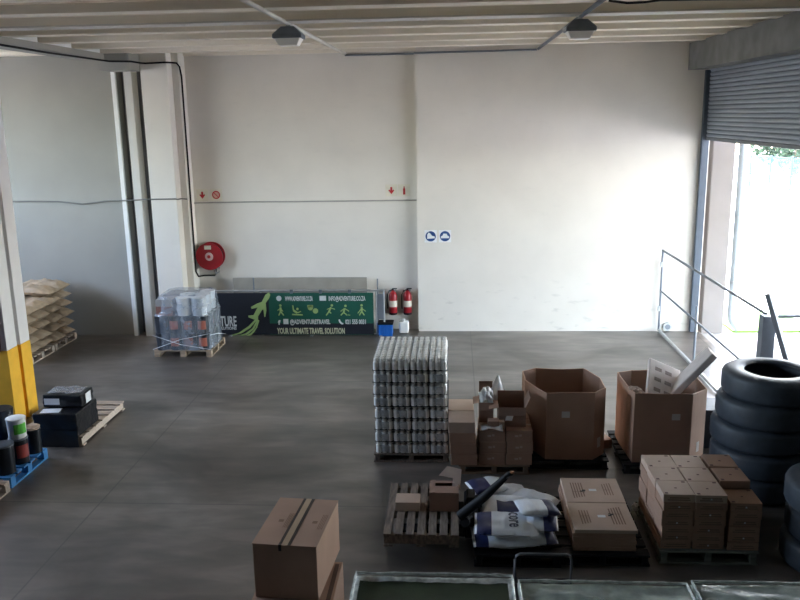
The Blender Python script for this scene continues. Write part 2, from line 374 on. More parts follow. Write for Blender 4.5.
cable('sagging_cable', 'thin grey cable sagging across the left bay wall', [(-13, 16.08, 2.82), (-8.6, 16.08, 2.81), (-8.0, 16.08, 2.80), (-7.5, 16.08, 2.74), (-7.0, 16.07, 2.80), (-6.7, 16.0, 2.81), (-6.25, 15.96, 2.83), (-6.05, 15.93, 2.84), (-5.52, 15.93, 2.84), (-5.48, 15.95, 2.83), (-5.48, 16.19, 2.82), (-5.37, 16.2, 2.81)], .013, mat('grey_cable', (.16, .155, .15), .6))
cable('black_cable', 'black cable dropping down the corner to the red hose reel', [(-6.46, 11.7, 5.47), (-6.47, 13.2, 5.46), (-6.47, 15.4, 5.47), (-6.40, 15.42, 5.46), (-6.1, 15.42, 5.45), (-6.005, 15.46, 5.45), (-6.0, 15.92, 5.45), (-5.9, 15.92, 5.44), (-5.52, 15.92, 5.45), (-5.475, 15.95, 5.45), (-5.475, 16.19, 5.46), (-5.38, 16.19, 5.45), (-5.335, 16.22, 5.38), (-5.335, 16.3, 5.2), (-5.335, 16.3, 4), (-5.335, 16.3, 1.30), (-5.32, 16.4, 1.18), (-5.25, 16.55, 1.17), (-5.02, 16.57, 1.17), (-4.99, 16.57, 1.2), (-4.99, 16.57, 1.33)], .017, BLACKP)
def lamp(x, y, label):
    t = thing('high_bay_lamp', label, 'lamp', (x, y, 5.385), 0, 'ceiling lamps')
    h = MB(); w, d = .19, .15
    h.add([(-w, -d, 0), (w, -d, 0), (w, d, 0), (-w, d, 0), (-w, -d, .05), (w, -d, .05), (w, d, .05), (-w, d, .05), (-w * .45, -d * .5, .15), (w * .45, -d * .5, .15), (w * .45, d * .5, .15), (-w * .45, d * .5, .15)],
          [(0, 1, 5, 4), (1, 2, 6, 5), (2, 3, 7, 6), (3, 0, 4, 7), (4, 5, 9, 8), (5, 6, 10, 9), (6, 7, 11, 10), (7, 4, 8, 11), (8, 9, 10, 11), (0, 3, 2, 1)])
    h.build('hood', STEEL_D, t, bevel=.006)
    h = MB(); h.add([(-.17, -.13, 0), (.17, -.13, 0), (.17, .13, 0), (-.17, .13, 0), (-.12, -.09, -.09), (.12, -.09, -.09), (.12, .09, -.09), (-.12, .09, -.09)], [(0, 1, 5, 4), (1, 2, 6, 5), (2, 3, 7, 6), (3, 0, 4, 7), (4, 5, 6, 7)])
    h.build('diffuser', LENS, t, bevel=.01)
    MB().box(-.03, .03, -.02, .02, .14, .17).build('bracket', STEEL, t)
lamp(-2.14, 11.0, 'dark hooded ceiling lamp hanging on the pale conduit')
lamp(1.60, 11.0, 'dark hooded ceiling lamp hanging on the dark conduit')
cable('loose_ceiling_cable', 'short loose black cable under the ceiling near the shutter beam', [(1.7, 9.6, 5.58), (1.9, 9.6, 5.55), (2.1, 9.65, 5.56), (2.3, 9.75, 5.59), (3.4, 9.9, 5.595), (4.43, 10.0, 5.59)], .014, BLACKP)

# ------------------------------------------------------------------ signs on the wall
def plate(parent, w, h, m, name='plate', y=-.004): return MB().box(-w / 2, w / 2, y, y + .004, -h / 2, h / 2).build(name, m, parent)
def flat(parent, name, poly, m, y=-.007, t=.002):
    b = MB(); b.prism([(x, z) for x, z in poly], 0, t, Matrix(((1, 0, 0, 0), (0, 0, -1, 0), (0, 1, 0, 0), (0, 0, 0, 1))))
    return b.build(name, m, parent, (0, y + t, 0))
ARROW = [(-.02, .07), (.02, .07), (.02, -.0), (.045, .02), (.06, .0), (0, -.075), (-.06, .0), (-.045, .02), (-.02, .0)]
CIRC = lambda r, n=24, cx=0, cz=0: [(cx + r * math.cos(2 * PI * k / n), cz + r * math.sin(2 * PI * k / n)) for k in range(n)]
CR = mat('sign_cream', (.74, .70, .58), .6)
for x, z, kind, lab in ((-5.18, 2.85, 'a', 'cream sign with red down arrow above the hose reel'), (-4.89, 2.85, 'h', 'cream sign with round red hose coil beside the arrow above the hose reel'),
                        (-1.27, 2.90, 'a', 'cream sign with red down arrow above the fire extinguishers'), (-1.01, 2.90, 'e', 'cream sign with small red extinguisher beside the arrow')):
    t = thing('safety_sign', lab, 'sign', (x, 16.598, z))
    plate(t, .24, .24, CR)
    if kind == 'a': flat(t, 'arrow', ARROW, SIGNR)
    elif kind == 'h':
        flat(t, 'hose_coil', CIRC(.085), SIGNR); flat(t, 'coil_centre', CIRC(.062), mat('sign_pink', (.62, .35, .28), .6), -.009); 
        flat(t, 'hose_line', [(-.05, .045), (-.04, .055), (.055, -.045), (.045, -.055)], SIGNR, -.011)
    else: flat(t, 'extinguisher_mark', [(-.022, -.085), (.022, -.085), (.022, .03), (.01, .05), (.01, .08), (-.01, .08), (-.01, .05), (-.022, .03)], SIGNR)
for x, lab, k in ((-.475, 'round blue sign with white boot shape on the back wall', 0), (-.185, 'round blue sign with white helmet shape on the back wall', 1)):
    t = thing('mandatory_sign', lab, 'sign', (x, 16.398, 1.985))
    plate(t, .25, .25, PAPER); flat(t, 'disc', CIRC(.105, 32), SIGNB)
    if k == 0: flat(t, 'boot_mark', [(-.07, -.05), (.085, -.04), (.08, .0), (.03, .01), (-.01, .06), (-.04, .08), (-.07, .03)], PAPER, -.009)
    else: flat(t, 'helmet_mark', [(-.085, -.04), (.085, -.04), (.08, .0), (.05, .015), (.035, .05), (-.03, .055), (-.05, .015), (-.08, .0)], PAPER, -.009)

# hose reel
hr = thing('fire_hose_reel', 'round red fire hose reel mounted on the recessed wall', 'hose reel', (-5.06, 16.6, 1.60))
RX = Matrix.Rotation(PI / 2, 4, 'X')
def disc(r0, y0, y1, m, name, parent, n=36):
    b = MB(); b.lathe([(r0, 0), (r0, y1 - y0)], n, Matrix.Translation((0, y1, 0)) @ RX); return b.build(name, m, parent, smooth=True, bevel=.004)
ff = disc(.285, -.22, -.20, RED, 'front_flange', hr); disc(.285, -.04, -.02, RED, 'rear_flange', hr); disc(.25, -.20, -.04, BLACKP, 'hose', hr)
disc(.085, -.235, -.22, mat('reel_hub', (.70, .52, .48), .5), 'hub', ff); disc(.035, -.25, -.236, SIGNR, 'hub_cap', ff)
flat(hr, 'reel_label', [(-.09, .15), (.05, .15), (.05, .23), (-.09, .23)], CR, -.224)
MB().tube([(.12, -.12, -.25), (.18, -.16, -.24), (.17, -.16, -.33), (.08, -.1, -.38), (.06, -.08, -.30)], .018, 8).build('hose_end', STEEL, hr, smooth='all')
MB().box(-.04, .04, -.02, 0, -.12, .12).build('wall_bracket', RED, hr)

# extinguishers
def extinguisher(x, label):
    t = thing('fire_extinguisher', label, 'fire extinguisher', (x, 16.49, .34), 0, 'fire extinguishers on the wall')
    cy_ = MB().lathe([(.0, 0), (.075, 0), (.085, .02), (.085, .40), (.075, .45), (.035, .49), (.025, .51)], 20).build('cylinder', RED, t, smooth=True)
    MB().lathe([(.087, .0), (.087, .045)], 20).build('base_ring', BLACKP, cy_)
    b = MB(); b.lathe([(.0865, .17), (.0865, .30)], 20, cap=False); b.build('label_band', CR, cy_)
    b = MB(); b.box(-.02, .02, -.02, .02, .50, .54); b.box(-.015, .09, -.012, .012, .535, .555); b.box(-.015, .07, -.012, .012, .51, .52); b.build('valve_lever', BLACKP, t)
    MB().tube([(-.02, 0, .52), (-.08, -.01, .50), (-.115, -.01, .42), (-.12, -.01, .25), (-.115, -.01, .12)], .013, 8).build('hose', BLACKP, t, smooth='all')
    MB().box(-.03, .03, .085, .108, .25, .5).build('wall_hook', STEEL_D, t)
extinguisher(-1.27, 'red fire extinguisher on the wall nearest the banner frame')
extinguisher(-.97, 'red fire extinguisher on the wall nearest the wall corner')

# ------------------------------------------------------------------ banner on barrier frame
def BX(px): return (px - 375) * .0206
def BZ(py): return (334.5 - py) * .0210
bn = thing('banner_stand', 'wide black and green travel banner fixed to a metal barrier frame', 'banner', (-1.62, 16.05, 0))
MB().box(BX(180), BX(270), -.012, 0, .02, .90).build('black_panel', BLACKB, bn)
MB().box(BX(270), BX(374.2), -.012, 0, .02, .90).build('green_panel', GREENB, bn)
flat(bn, 'black_strip', [(BX(272), .03), (BX(374), .03), (BX(374), .26), (BX(262), .26), (BX(252), .16)], BLACKB, -.015)
fr = MB(); fr.tube([(BX(178), .03, .935), (BX(385), .03, .935)], .022, 10); fr.tube([(BX(178), .03, .03), (BX(385), .03, .03)], .02, 10)
fr.build('rail', STEEL, bn, smooth=True)
for px in (180, 262, 377, 384.5): MB().tube([(BX(px), .03, 0), (BX(px), .03, .94)], .018, 8).build('upright', STEEL, bn, smooth=True)
MB().box(BX(378), BX(384), .01, .04, .34, .86).build('infill_plate', STEEL_D, bn)
for px in (293, 322, 351): MB().box(BX(px) - .03, BX(px) + .03, -.02, .03, .885, .96).build('clip', STEEL_D, bn)
for px in (230, 312, 381): MB().box(BX(px) - .03, BX(px) + .03, -.12, .2, 0, .02).build('foot', STEEL, bn)
# plane and trails
def bflat(name, pts, m, y=-.016): return flat(bn, name, [(BX(a), BZ(b)) for a, b in pts], m, y)
pl_ = [(270.6, 290.8), (272, 293.5), (270.5, 297), (267, 301.5), (267.3, 309), (265.8, 315.5), (264.8, 315.5), (264.2, 308), (263, 308.5), (258.5, 315), (258.3, 319.5), (255.5, 318.5), (248.8, 316), (248.6, 314.2), (254, 313.6), (258.5, 306), (252.5, 307.5), (251.8, 305.5), (258, 302.2), (263, 300.5), (267, 293.5)]
bflat('aeroplane_mark', pl_, LIME)
for a in (((256.5, 317), (255.3, 318), (248, 325), (238, 331.5), (226, 335), (230, 335), (241, 332), (250, 326.5), (257, 319)),
          ((257.5, 318), (252, 327), (245, 332), (236, 335), (241, 335), (248, 332.5), (254, 327.5), (258.5, 319)),
          ((258.5, 318.5), (255, 327), (250, 332), (244, 335), (249, 335), (253.5, 331), (257, 326), (259.6, 319))):
    bflat('trail_mark', a, LIME, -.0165)
text('lettering', 'ADVENTURE', .30, mat('banner_letter', (.62, .62, .60), .6), bn, (BX(197), -.014, BZ(324.8)), UPR, .81, .006)
text('lettering', 'TRAVEL SOLUTIONS', .085, MATS['banner_letter'], bn, (BX(202), -.014, BZ(328.3)), UPR, .70, .002)
LET = MATS['banner_letter']
text('lettering', 'WWW.ADVENTURE.CO.ZA', .13, LET, bn, (BX(286.5), -.014, BZ(299.4)), UPR, .57, .004)
text('lettering', 'INFO@ADVENTURE.CO.ZA', .13, LET, bn, (BX(330), -.014, BZ(299.4)), UPR, .75, .004)
text('lettering', '@ADVENTURETRAVEL', .13, LET, bn, (BX(290.5), -.014, BZ(322.6)), UPR, .83, .004)
text('lettering', '021 555 0031', .13, LET, bn, (BX(345.8), -.014, BZ(322.6)), UPR, .42, .004)
text('lettering', 'YOUR ULTIMATE TRAVEL SOLUTION', .17, mat('banner_tan', (.52, .52, .36), .6), bn, (BX(277), -.018, BZ(332.4)), UPR, 1.40, .006)
bflat('globe_mark', CIRC(2.6, 18, 280.4, 297), LET)
bflat('envelope_mark', [(321, 294.6), (327.5, 294.6), (327.5, 299.4), (321, 299.4)], LET)
text('lettering', 'f', .12, LET, bn, (BX(278.7), -.014, BZ(323)), UPR, None, .008)
bflat('camera_mark', [(283.8, 317.6), (288.8, 317.6), (288.8, 322.8), (283.8, 322.8)], LET)
bflat('phone_mark', [(339, 318.3), (340.5, 318), (341.2, 320), (342.6, 321.5), (344, 321.8), (343.5, 323.2), (341.5, 322.8), (339.6, 320.8)], LET)
def stick(cx, segs, head):
    b = MB()
    for (ax, az, bx_, bz, wd) in segs:
        p0, p1 = Vector((BX(cx + ax), 0, BZ(309 + az))), Vector((BX(cx + bx_), 0, BZ(309 + bz)))
        b.tube([p0, p1], wd * .02, 6)
    b.lathe([(.026, 0), (.026, .01)], 12, Matrix.Translation((BX(cx + head[0]), 0, BZ(309 + head[1]))) @ RX)
    b.build('figure_mark', LIME, bn, (0, -.020, 0)).scale = (1, .25, 1)
stick(281.5, [(0, -3, 0, 1, 1.2), (0, 1, -2, 5, .7), (0, 1, 3, 5, .7), (0, -2, -3, 0, .5), (0, -2, 2.5, 1, .5)], (0, -5))
stick(297, [(-3, -5, -2.5, 0, .8), (-2.5, 0, 1, 2.5, 1.2), (-4, 4, 6.5, 4.5, .8), (1, 2.5, 5, 1, .5)], (1.5, -1.5))
b = MB(); 
for cx, cz, r in ((311.5, 306.5, 2.6), (316.5, 309.5, 2.7)): b.lathe([(r * .0206, 0), (r * .0206, .01)], 16, Matrix.Translation((BX(cx), 0, BZ(cz))) @ RX)
b.box(BX(308.5), BX(314.3), -.01, 0, BZ(306), BZ(303.6)); b.build('mask_mark', LIME, bn, (0, -.020, 0)).scale = (1, .25, 1)
stick(331, [(1, -3, -1, 1, 1.0), (-1, 1, -4, 5, .7), (-1, 1, 1, 3, .7), (1, -2.5, 5, -1, .5), (1, -2.5, -3, -1, .5)], (2, -5))
stick(345.5, [(0, -2, -1, 2, 1.1), (-1, 2, -4, 5, .7), (-1, 2, 2.5, 5, .7), (0, -2, 4.5, 1, .5), (0, -2, -4, 1, .5), (3, 4.5, 5.5, 4.8, .5)], (1, -4.5))
stick(362.5, [(0, -3, 0, 1, 1.1), (0, 1, -2.5, 5, .7), (0, 1, 2.5, 5, .7), (0, -2, -4, 3, .5), (0, -2, 4, 1, .5)], (0, -5))
# board leaning behind, posts
o = MB().box(-1.40, 1.40, -.02, .02, 0, 1.14).build('beige_board', BEIGE, None, (-3.20, 16.42, 0), (0, 0, 0), bevel=.004)
tag(o, 'plain beige board standing on edge behind the banner', 'board')
for x, h_, lab in ((-4.12, 1.18, 'thin upright rod standing behind the left part of the banner'), (-1.56, 1.15, 'thin dark rod standing behind the end of the banner')):
    tag(MB().tube([(0, 0, 0), (0, 0, h_)], .014, 8).build('rod', STEEL_D, None, (x, 16.22, 0)), lab, 'rod')
# blue crate, jug
cr = thing('blue_crate', 'small blue plastic crate with dark lid beside the extinguishers', 'crate', (-1.40, 16.12, 0))
b = MB(); b.box(-.14, .14, -.13, .13, 0, .24)
for k in range(4): b.box(-.135 + k * .08, -.105 + k * .08, -.14, .14, .02, .23)
b.build('body', BLUEP, cr, bevel=.006); MB().box(-.155, .155, -.145, .145, .241, .28).build('lid', BLACKP, cr, bevel=.006)
jg = thing('plastic_jug', 'white plastic jug standing on the floor below the extinguishers', 'jug', (-1.04, 16.3, 0))
MB().box(-.10, .10, -.08, .08, 0, .24).build('body', WHITE, jg, bevel=.03)
MB().lathe([(.03, .24), (.03, .29)], 12).build('cap', WHITE, jg); MB().tube([(-.01, 0, .25), (-.06, 0, .28), (-.08, 0, .24)], .012, 8).build('handle', WHITE, jg, smooth='all')

# ------------------------------------------------------------------ railing
rl = thing('safety_railing', 'grey steel pipe railing guarding the edge beside the opening', 'railing', (4.13, 16.3, 0))
def rt_(pts, r, name, m=STEEL_D): return MB().tube(pts, r, 10).build(name, m, rl, smooth=True)
rt_([(0, 0, 0), (0, 0, 1.70)], .022, 'post'); rt_([(.03, -2.35, 0), (.03, -2.35, 1.68)], .02, 'post').scale = (1, 1, .66)
rt_([(0, 0, 1.68), (.02, -5.42, 1.72)], .022, 'top_rail'); rt_([(.0, 0, .86), (.02, -5.42, .83)], .018, 'middle_rail'); rt_([(0, 0, .05), (.02, -5.42, .05)], .03, 'bottom_rail', STEEL)
rt_([(.1, -5.50, 1.70), (2.6, -5.50, 1.74)], .022, 'side_rail')
MB().box(-.085, .085, -.085, .085, 0, 1.72).build('corner_post', STEEL_D, rl, (.02, -5.50, 0), bevel=.01)
MB().box(-.02, .02, -.03, .03, 0, .1).build('clip', STEEL, rl, (-.02, 0, 1.35)); MB().box(-.02, .02, -.03, .03, 0, .1).build('clip', STEEL, rl, (-.02, 0, .45))
tag(MB().tube([(0, 0, 0), (0, 0, 0), (-.62, .33, 2.05)], .045, 4).build('leaning_plank', STEEL_D, None, (4.68, 10.3, 0)), 'dark narrow plank leaning against the railing corner post', 'plank')
tag(MB().tube([(0, 0, 0), (.22, .1, 1.35)], .014, 8).build('thin_rod', STEEL_D, None, (4.30, 9.93, 0)), 'thin bent rod standing behind the tyres', 'rod')
vb = thing('wall_outlet_box', 'small round grey outlet fitting low on the wall by the railing', 'outlet', (4.32, 16.398, .10))
disc(.09, -.05, 0, STEEL, 'ring', vb, 20); disc(.055, -.056, -.051, STEEL_D, 'opening', vb, 16)

# ------------------------------------------------------------------ pallets
def pallet(label, loc, w, d, h, m, rz=0, along='x', n=7, m_base=None, two=None):
    """deck boards run along x (or y), stringers across"""
    t = thing('pallet', label, 'pallet', loc, rz)
    th = min(.022, h * .18); mb = m_base or m
    L, Wd = (w, d) if along == 'x' else (d, w)
    def place(x0, x1, y0, y1, z0, z1, name, mm):
        if along != 'x': x0, x1, y0, y1 = y0, y1, x0, x1
        return MB().box(x0, x1, y0, y1, z0, z1).build(name, mm, t, bevel=.003)
    bw = Wd / n * .74
    for k in range(n):
        yc = -Wd / 2 + bw / 2 + k * (Wd - bw) / (n - 1)
        place(-L / 2, L / 2, yc - bw / 2, yc + bw / 2, h - th, h, 'deck_board', m)
    for k in (-1, 0, 1):
        xc = k * (L / 2 - .05)
        if two == 'blocks':
            for j in (-1, 0, 1): place(xc - .05, xc + .05, j * (Wd / 2 - .05) - .05, j * (Wd / 2 - .05) + .05, th, h - th, 'block', mb)
            place(xc - .05, xc + .05, -Wd / 2, Wd / 2, 0, th, 'base_board', mb)
        else:
            place(xc - .03, xc + .03, -Wd / 2, Wd / 2, th, h - th, 'stringer', mb)
    if two != 'blocks':
        for k in (-1, 0, 1):
            yc = k * (Wd / 2 - .05); place(-L / 2, L / 2, yc - .05, yc + .05, 0, th, 'base_board', mb)
    return t

# sack mesh
def pillow(L, Wd, T, nu=18, nv=12, seed=0, amp=.012, sag=.0, square=False):
    b = MB(); rnd = Vector((seed * 7.3, seed * 3.1, seed)); vs = []
    for side in (1, -1):
        for i in range(nu + 1):
            for j in range(nv + 1):
                u = -1 + 2 * i / nu; v = -1 + 2 * j / nv
                e = max(0, 1 - abs(u) ** 3.2) ** .62 * max(0, 1 - abs(v) ** 3.0) ** .55
                fl_ = 1 + .05 * (abs(u) > .93)
                x = u * L / 2; y = v * Wd / 2 * (1 - .06 * abs(u) ** 6) * fl_
                z = side * T / 2 * e * (1 + .0)
                if side < 0: z = max(z, -T * .46)
                nz = noise.noise(Vector((x * 7, y * 7, side * 3)) + rnd)
                n2 = noise.noise(Vector((x * 18, y * 4, side)) + rnd)
                z += (nz * amp * 1.6 + n2 * amp) * e; y += nz * amp * .8
                z -= sag * (u * u) * T
                vs.append((x, y, z))
    N = (nu + 1) * (nv + 1)
    idx = lambda s, i, j: s * N + i * (nv + 1) + j
    fs = []
    for i in range(nu):
        for j in range(nv):
            fs.append((idx(0, i, j), idx(0, i + 1, j), idx(0, i + 1, j + 1), idx(0, i, j + 1)))
            fs.append((idx(1, i, j), idx(1, i, j + 1), idx(1, i + 1, j + 1), idx(1, i + 1, j)))
    b.add(vs, fs)
    return b
def weld(me):
    bm = bmesh.new(); bm.from_mesh(me); bmesh.ops.remove_doubles(bm, verts=bm.verts, dist=.0008); bmesh.ops.recalc_face_normals(bm, faces=bm.faces); bm.to_mesh(me); bm.free(); return me

# brown sacks in the left bay
pallet('wooden pallet under the nearer stack of brown sacks', (-8.29, 14.41, 0), 1.0, .92, .13, WOOD_L, along='x', two='blocks')
pallet('wooden pallet under the taller far stack of brown sacks', (-8.29, 15.37, 0), 1.0, .92, .13, WOOD_L, along='x', two='blocks')
sackm = [weld(pillow(.97, .48, .205, 26, 16, seed=k, amp=.032, sag=.12).mesh('brown_sack', SACK)) for k in range(5)]
order = ['bottom', 'second', 'third', 'fourth', 'fifth', 'top']
for st, (yb, nl, nm) in enumerate(((14.18, 5, 'nearer stack'), (14.64, 5, 'nearer stack'), (15.14, 6, 'taller far stack'), (15.60, 6, 'taller far stack'))):
    for k in range(nl):
        side = 'front' if st % 2 == 0 else 'rear'
        o = put('brown_sack', sackm[(k + st) % 5], None, (-8.27 + random.uniform(-.03, .03), yb + random.uniform(-.015, .015), .235 + k * .187), (random.uniform(-.05, .05), random.uniform(-.03, .03), random.uniform(-.04, .04) + (PI if k % 2 else 0)), smooth='all')
        lvl = 'top' if k == nl - 1 else order[k]
        tag(o, f'brown kraft sack, {lvl} layer, {side} column of the {nm}', 'sack', 'brown sacks stacked in the left bay')

# ------------------------------------------------------------------ wrapped pail pallet
pallet('wooden pallet under the film wrapped paint pails', (-5.12, 14.99, 0), 1.10, .96, .13, WOOD, along='x', two='blocks')
def pail(label, loc, r, h, body, lid, lab=None, group=None, rz=0, band=False):
    t = thing('pail', label, 'pail', loc, rz, group)
    bo = MB().lathe([(r * .93, 0), (r, h * .9), (r, h * .94)], 20).build('body', body, t, smooth=True)
    MB().lathe([(r * 1.04, h * .93), (r * 1.04, h * .985), (r * .97, h)], 20).build('lid', lid, t, smooth=True)
    if lab:
        b = MB(); ra = r * 1.0 + .003; n = 8
        pts = [(ra * math.cos(a), ra * math.sin(a)) for a in [-PI / 2 - .7 + 1.4 * k / n for k in range(n + 1)]]
        for k in range(n):
            (xa, ya), (xb, yb) = pts[k], pts[k + 1]
            b.add([(xa, ya, h * .25), (xb, yb, h * .25), (xb, yb, h * .75), (xa, ya, h * .75)], [(0, 1, 2, 3)])
        b.build('label_sticker', lab, bo, solid=.002)
    return t
P0 = pail('', (0, 0, -50), .118, .325, TIN, TIN, mat('faded_orange', (.42, .13, .09), .5)); P1 = pail('', (0, 0, -50), .118, .325, TIN, TIN)
GP = 'black pails in the film wrapped load'
gx = [-5.12 + (i - 1.5) * .268 for i in range(4)]; gy = [14.98 + (j - 1.5) * .243 for j in range(4)]
coln = ['first', 'second', 'third', 'fourth']
for k in range(2):
    for i in range(4):
        for j in range(4):
            if i in (1, 2) and j in (1, 2): continue
            src = P0 if (i, j, k) in ((1, 0, 1), (2, 0, 1), (3, 0, 1), (1, 0, 0), (2, 0, 0), (3, 0, 0), (3, 2, 1)) else P1
            src2 = dup(src, (gx[i], gy[j], .132 + k * .327), 0, None, GP)
            row = 'front row' if j == 0 else 'rear row' if j == 3 else ('second row' if j == 1 else 'third row')
            src2['label'] = f"black pail{' with orange label' if src is P0 else ''}, {['lower', 'upper'][k]} black layer, {row}, {coln[i]} from the column side"
for q in (P0, P1):
    for ch in list(q.children_recursive): bpy.data.objects.remove(ch)
    bpy.data.objects.remove(q)
SILV = mat('silver_tin', (.62, .66, .70), .3, .15, 8, metal=.3)
GU = 'pale pails on top of the wrapped load'
z1 = .132 + 2 * .327 + .003
UP = [(x, y, k, WHITE if x < -4.9 and y < 14.8 else SILV) for x, y in ((-4.79, 14.67), (-5.075, 14.66), (-4.79, 14.96), (-4.79, 15.25), (-5.09, 14.96)) for k in (0, 1)]
for (x, y, k, m_) in UP:
    rowt = 'front' if y < 14.8 else 'middle' if y < 15.1 else 'rear'
    pail(f"{'silver' if m_ is SILV else 'white'} pail, {['lower', 'upper'][k]} of two, {rowt} row, {'near the banner' if x > -4.9 else 'middle column'} of the wrapped load", (x, y, z1 + k * .172), .142, .17, m_, WHITE, None, GU)
def simple_box(name, label, cat, loc, w, d, h, m, group=None, rz=0, bevel=.004):
    o = MB().box(-w / 2, w / 2, -d / 2, d / 2, 0, h).build(name, m, None, loc, (0, 0, rz), bevel=bevel); return tag(o, label, cat, group)
simple_box('carton', 'reddish brown carton on the wrapped load left of the white pails', 'carton', (-5.42, 14.72, z1), .32, .36, .18, mat('red_brown_card', (.22, .10, .08), .7))
simple_box('carton', 'grey carton stacked on the reddish carton of the wrapped load', 'carton', (-5.42, 14.72, z1 + .182), .32, .36, .13, mat('grey_card', (.38, .35, .33), .7))
simple_box('carton', 'grey brown carton at the rear of the wrapped load', 'carton', (-5.42, 15.18, z1), .32, .42, .32, mat('grey_card', (.38, .35, .33), .7))
fw_ = thing('stretch_wrap', 'clear crinkled stretch film wound around the load of pails', 'plastic wrap', (-5.12, 14.98, .14))
def film_shell(rings, n=44, seed=1, amp=.015):
    """rings: (half_x, half_y, z, dx)"""
    b = MB(); vs = []
    for hx, hy, z, dx in rings:
        for k in range(n):
            a = 2 * PI * k / n; c_, s_ = math.cos(a), math.sin(a); q = (abs(c_) ** 5 + abs(s_) ** 5) ** (-1 / 5)
            nz = noise.noise(Vector((c_ * 4 + seed, s_ * 4, z * 12))) * amp
            vs.append((dx + c_ * q * (hx + nz), s_ * q * (hy + nz), z + noise.noise(Vector((c_ * 5, s_ * 5, z * 9 + seed))) * amp))
    fs = [(j * n + k, j * n + (k + 1) % n, (j + 1) * n + (k + 1) % n, (j + 1) * n + k) for j in range(len(rings) - 1) for k in range(n)]
    fs.append(tuple(range((len(rings) - 1) * n, len(rings) * n)))
    return b.add(vs, fs)
rg = [(.555, .505, z, 0) for z in (0, .12, .24, .36, .48, .58, .66)] + [(.53, .49, .70, .02), (.50, .475, .74, .03), (.49, .475, .84, .03), (.49, .475, .93, .03), (.48, .465, 1.0, .03), (.46, .45, 1.015, .03)]
film_shell(rg).build('film', CLEAR, fw_, smooth='all')
for pts in ([(-.55, -.515, .02), (0, -.53, .22), (.56, -.515, .33)], [(-.55, -.515, .30), (0, -.53, .12), (.56, -.515, .02)], [(.565, -.5, .30), (.57, 0, .20), (.565, .5, .05)]):
    MB().tube(pts, .005, 6).build('film_cord', PAPER, fw_)

# ------------------------------------------------------------------ shrink-wrapped jars
pallet('dark low pallet under the tower of shrink wrapped jars', (-.56, 10.40, 0), .98, 1.12, .115, WOOD_D, along='x')
PX, PY = .0765, .0765
def jar_mb(M=None, b=None, n=10):
    b = b or MB(); b.lathe([(.032, 0), (.0375, .006), (.0375, .104), (.022, .116), (.018, .120), (.018, .136), (.026, .137), (.026, .152), (.022, .155)], n, M); return b
jar_me = jar_mb().mesh('jar', JAR)
full = MB()
for i in range(3):
    for j in range(7): jar_mb(Matrix.Translation(((i - 1) * PX, (j - 3) * PY, 0)), full)
full_me = full.mesh('jar_pack', JAR)
for me in (jar_me, full_me): me.polygons.foreach_set('use_smooth', [True] * len(me.polygons)); me.set_sharp_from_angle(angle=.7)
fb = film_shell([(.117, .270, .003, 0), (.117, .270, .045, 0), (.1165, .270, .10, 0), (.115, .268, .14, 0), (.110, .262, .155, 0)], 36, 3, .002); film_me = fb.mesh('shrink_film', CLEARJ)
fb2 = film_shell([(.117, .270, .003, 0), (.117, .270, .03, 0), (.117, .270, .07, 0), (.117, .270, .100, 0), (.112, .266, .106, 0)], 36, 3, .002); film2_me = fb2.mesh('shrink_film', film('jar_body_film', (.55, .57, .58), .42, .2, .4))
film2_me.polygons.foreach_set('use_smooth', [True] * len(film2_me.polygons))
film_me.polygons.foreach_set('use_smooth', [True] * len(film_me.polygons))
ln = ['top', 'second', 'third', 'fourth', 'fifth', 'sixth', 'seventh', 'bottom']
LH = .1605
for k in range(8):
    sh_x, sh_y = random.uniform(-.008, .008), random.uniform(-.008, .008)
    if k < 7:  # dark sheets added to draw the shade in the gaps between layers
        tag(MB().box(-.477, .477, -.548, .548, 0, .0035).build('gap_shade_sheet', mat('gap_shade_dark', (.06, .06, .06), .7), None, (-.56 + sh_x, 10.39 + sh_y, .118 + k * LH + .1555), (0, 0, random.uniform(-.006, .006))),
            f'thin dark sheet added as gap shade on top of the {ln[7 - k]} layer of jar packs', 'shade sheet', 'gap shade sheets in the jar tower')
    for i in range(4):
        for j in range(2):
            loc = (-.56 + (i - 1.5) * .2365 + sh_x, 10.39 + (j - .5) * .545 + sh_y, .118 + k * LH)
            lab = f"shrink wrapped pack of pale jars, {ln[7 - k]} layer, {['front', 'rear'][j]} row, {['first', 'second', 'third', 'last'][i]} from the banner side"
            if k == 7:
                t = thing('jar_pack', lab, 'jar pack', loc, 0, 'shrink wrapped jar packs in the tower')
                for a in range(3):
                    for c_ in range(7): put('jar', jar_me, t, ((a - 1) * PX, (c_ - 3) * PY, 0))
            else:
                t = put('jar_pack', full_me, None, loc); tag(t, lab, 'jar pack', 'shrink wrapped jar packs in the tower')
            put('shrink_film', film_me if k == 7 else film2_me, t)

